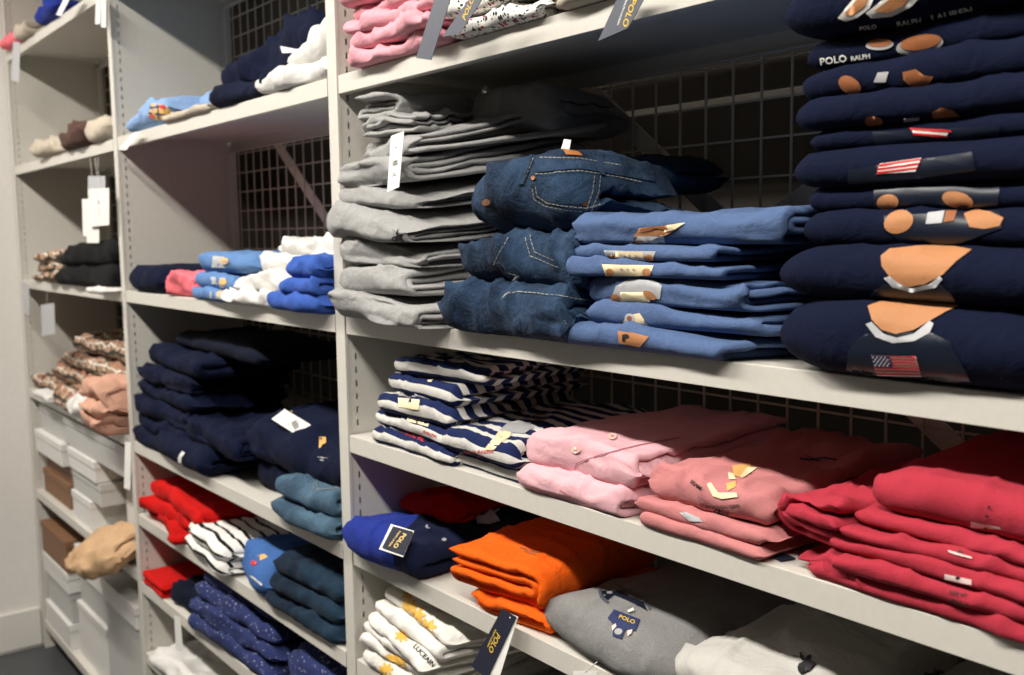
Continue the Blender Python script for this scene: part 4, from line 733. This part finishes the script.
# white tees with yellow flowers
def flower(x, y, r, sx=1.3): return [E(x+math.cos(a)*r*sx*.62, y+math.sin(a)*r*.62, r*.48, r*.26, math.degrees(a)) for a in [i*math.pi/3.5 for i in range(7)]]+[E(x, y, r*.5*sx, r*.45)]
for x, y, r in ((398,660,10), (386,669,6), (402,636,6), (416,615,8), (427,627,8), (410,606,7), (408,595,5)):
    D(pick(WY, x, y), 'yellow_flower', 'yellow', flower(x, y, r), 4, .0012)
TX(pick(WY, 424, 656), 'LUCEAIN', 424, 656, 7, -46, 'ink', 1.0)
# orange garment: small dark marks
D('o1', 'dark_embroidery', 'brown', line([(520,547),(530,551),(540,553)], 1.6)+line([(524,551),(536,555)], 1.2), 5, .0012)
# rugby placket buttons
D('r0', 'button', 'greyink', [E(428,527,2.6,2)], 6, .002); D('r0', 'button', 'greyink', [E(444,540,2.4,1.6)], 6, .002)
# middle bay prints
for k, (x, y) in {'lb2': (219, 262), 'lb1': (217, 283), 'lb0': (215, 295)}.items():
    D(k, 'grey_block_print', 'silver', [[(x-6,y-6),(x+9,y-5),(x+7,y+6),(x-7,y+5)]] if k != 'lb0' else [[(x-5,y-3),(x+9,y-2),(x+8,y+4),(x-5,y+3)]], 4, .0014)
    D(k, 'orange_print', 'bearded', [E(x+6,y-1,4,3)], 4, .0018)
D('la0', 'round_print', 'bearded', [E(158,112,14,8,8)], 4, .0012); D('la0', 'round_print_lines', 'blueink', line([(150,108),(165,106)], 1.6)+line([(149,113),(166,115)], 1.6)+line([(158,105),(159,119)], 1.4), 4, .0018); D('la0', 'red_spot', 'redink', [E(163,107,3,2), E(152,116,2.5,1.6)], 4, .0022)
D('lm0', 'drawn_band', 'whiteink', line([(184,452),(180,457),(180,463),(183,469)], 3.4), 3, .0016)
D('lp1', 'yellow_embroidery', 'bearded', [[(319,437),(326,437),(326,443),(322,445),(321,449),(319,449)]], 4, .0014); D('lp1', 'yellow_embroidery', 'bearded', line([(287,408),(293,411)], 2.2), 4, .0014); D('lp1', 'small_lettering', 'greyink', line([(318,457),(330,459)], 1.2)+line([(320,460),(328,461)], 1.0), 4, .0014)
D('ld1', 'pocket_stitching', 'palethread', dash([(315,482),(318,490),(340,488)], .9, 2, 1)+dash([(313,481),(314,489)], .9, 2, 1), 6, .002)
D('lg0', 'colourful_print', 'bearded', [[(256,556),(264,554),(268,557),(262,560),(256,562)]], 4, .0014); D('lg0', 'red_print', 'redink', [E(254,563,3.5,2.2)], 4, .0018); D('lg0', 'pale_print', 'whiteink', line([(249,558),(252,562)], 2)+line([(246,572),(254,578),(262,585)], 1.8), 4, .0016)
# ------------------------------------------------------------------ tags
UPV = (0, -1, 0)
card('price_tag', [(391,136),(404,131),(399,187),(387,192)], (.2, -.052, 1.62), (.1, -1, .1), P['card'], 'long white paper price tag on the grey sweatpants stack', thick=.0006,
     text=[([[(x*.0011-.006, -.004), (x*.0011-.006+(.0004+.0004*(x % 3 == 0)), -.004), (x*.0011-.006+(.0004+.0004*(x % 3 == 0)), .004), (x*.0011-.006, .004)] for x in range(11)], 1, .5, .52, P['ink'], 0), ([[(-.005, 0), (.005, 0), (.005, .0008), (-.005, .0008)], [(-.005, .003), (.003, .003), (.003, .0038), (-.005, .0038)]], 1, .5, .75, P['ink'], 0), ([[(-.004, 0), (.004, 0), (.004, .0008), (-.004, .0008)]], 1, .5, .25, P['ink'], 0)])
RL = 'RALPH LAUREN'
card('hang_tag', [(436,-6),(452,-6),(431,60),(416,58)], (.3, -.058, 1.8), UPV, P['greycard'], 'slate grey card tag hanging between the pink and floral shirts')
card('hang_tag', [(474,-8),(487,-8),(460,33),(442,37)], (.4, -.056, 1.8), UPV, P['greycard'], 'shiny slate card tag lying against the floral shirts', text=[('POLO', .012, .5, .35, P['gold'], 1.0)])
card('hang_tag', [(622,-12),(650,-12),(628,28),(598,41)], (.65, -.020, 1.8), UPV, P['greycard'], 'slate card tag with gold letters below the cream garment', text=[('POLO', .012, .68, .45, P['gold'], -1.9), ('RALPH LAUREN', .004, .42, .45, P['card'], -1.9)])
tn = card('hang_tag', [(502,609),(516,617),(487,679),(471,666)], (.42, -.030, .95), (.05, -1, .15), P['navycard'], 'navy card tag with gold letters hanging from the orange garment',
     text=[('POLO', .0125, .60, .50, P['gold'], -1.93), ('RALPH LAUREN', .0045, .32, .46, P['gold'], -1.93), ([ell(0, 0, .0012, .0012, 10)], 1, .70, .05, P['card'], 0)])
card('card_backing', [(510,613.5),(518,617),(498,682),(484,684)], (.42, -.028, .95), (.05, -1, .15), P['card'], None, parent=tn)
p_, n_ = hit(G['r0'], 398, 540)
if p_ is not None:
    nn_ = Vector((.35, -.6, .72)).normalized(); pp_ = p_+nn_*.022
    tw = card('hang_tag', [(391,524),(414,531),(403,557),(379,549)], pp_, nn_, P['card'], 'white edged navy card tag lying on the royal blue shirt')
    card('card_face', [(393,526),(413,531.5),(403,555),(382,547.5)], pp_+nn_*.0025, nn_, P['navycard'], None, parent=tw, text=[('POLO', .0105, .62, .52, P['gold'], -1.75), ('RALPH LAUREN', .0042, .36, .5, P['gold'], -1.75)])
p_, n_ = hit(G['lp1'], 295, 424)
if p_ is not None:
    nn_ = (Vector((.45, -.75, .45))).normalized(); pp_ = p_+nn_*.024
    card('price_tag', [(271.5,419),(284.5,409),(318,429),(305,440.5)], pp_, nn_, P['card'], 'white barcode price tag on the navy polo shirt',
      text=[([[(x*.0022-.010, -.006), (x*.0022-.010+(.0008+.0007*(x % 3 == 0)), -.006), (x*.0022-.010+(.0008+.0007*(x % 3 == 0)), .006), (x*.0022-.010, .006)] for x in range(9)], 1, .52, .5, P['ink'], 1.57), ([[(-.006, 0), (.006, 0), (.006, .0016), (-.006, .0016)]], 1, .30, .4, P['greyink'], 1.5), ([[(-.006, 0), (.006, 0), (.006, .0016), (-.006, .0016)]], 1, .78, .5, P['greyink'], 1.5)])
card('card_tag', [(760,549.5),(771,547),(796,558),(781,560.5)], (.88, 0, 1.1815), (0, 0, 1), P['navycard'], 'small navy card lying on the shelf left of the coral tees')
card('price_tag', [(573,671),(597,671),(598,690),(573,690)], (.55, -.015, .95), UPV, P['card'], 'white tag hanging by a thread below the grey tee', strings=[[(585,672),(590,668),(597,662)]])
card('paper_tag', [(134,132),(141,132),(126,150),(118,150)], (-1.1, -.016, 1.78), UPV, P['card'], 'slim white paper tag over the shelf edge below the colourful print')
card('sensor_tag', [(280,46),(300,50),(306,52),(282,53)], (-.2, .02, 1.86), UPV, P['plastic'], 'white plastic sensor clip on the crumpled navy sweatshirt', thick=.006)
card('price_tag', [(564,139),(571,140),(569,150),(561,149)], (.55, .02, 1.62), UPV, P['card'], 'small white tag poking up behind the jeans waistband')
# far bay tags
FY = -.02
card('hang_tag', [(88,176),(105,176),(105,196),(88,196)], (-1.4, FY, 1.6), UPV, P['silver'], 'grey plastic tag above the white tags in the far bay', group='far bay hang tags', strings=[[(90,158),(92,176)], [(95,157),(97,176)]])
card('hang_tag', [(82,199),(92,199),(92,236),(83,236)], (-1.4, FY+.004, 1.6), UPV, P['card'], 'white tag hanging behind the largest tag of the far bay cluster', group='far bay hang tags')
card('hang_tag', [(88,189),(109,188),(109,225),(90,227)], (-1.4, FY-.006, 1.6), UPV, P['card'], 'largest white tag of the cluster hanging in the far bay', group='far bay hang tags', strings=[[(98,157),(99,188)]], text=[([[(-.004, -.006), (.004, -.006), (.004, .006), (-.004, .006)]], 1, .5, .35, P['blueink'], 0), ([[(-.012, 0), (.012, 0), (.012, .004), (-.012, .004)]], 1, .5, .6, P['greyink'], 1.57)])
card('hang_tag', [(86,228),(99,228),(99,243),(87,243)], (-1.4, FY+.002, 1.6), UPV, P['card'], 'lowest small white tag of the cluster in the far bay', group='far bay hang tags')
card('hang_tag', [(41,305),(54,303),(55,334),(42,336)], (-2.0, FY, 1.3), UPV, P['silver'], 'pale grey tag hanging under the plaid shirts', strings=[[(47,286),(47,304)]])
card('hang_tag', [(13,42),(20,42),(19,82),(11,80)], (-2.25, -.036, 2.15), UPV, P['silver'], 'grey tag hanging from the coral pink garment on the topmost shelf')
card('hang_tag', [(96,-6),(101,-6),(100,24),(95,24)], (-1.3, FY, 2.15), UPV, P['plastic'], 'left one of two clear tags hanging beside the upright at the top')
card('hang_tag', [(101,-6),(106,-6),(106,28),(101,27)], (-1.3, FY-.006, 2.15), UPV, P['plastic'], 'right one of two clear tags hanging beside the upright at the top')
card('paper_tag', [(66,-6),(72,-6),(61,16),(56,15)], (-1.7, -.04, 2.2), UPV, P['card'], 'white paper tag sticking up by the navy garment on the topmost shelf')
card('hang_tag', [(22,225+57),(29,225+60),(29,315),(24,312)], (-2.3, FY, 1.33), UPV, P['silver'], 'slim grey tag on the far left upright below the plaid shirts')
card('hang_tag', [(125,442),(131,442),(130,490),(124,488)], (-1.21, -.10, .9), UPV, P['card'], 'long white tag hanging below the peach trousers')
card('hang_tag', [(174,615),(180,618),(183,652),(176,650)], (-.95, -.015, .5), UPV, P['card'], 'white ribbon tag hanging under the dotted navy stack')
bpy.context.view_layer.update()
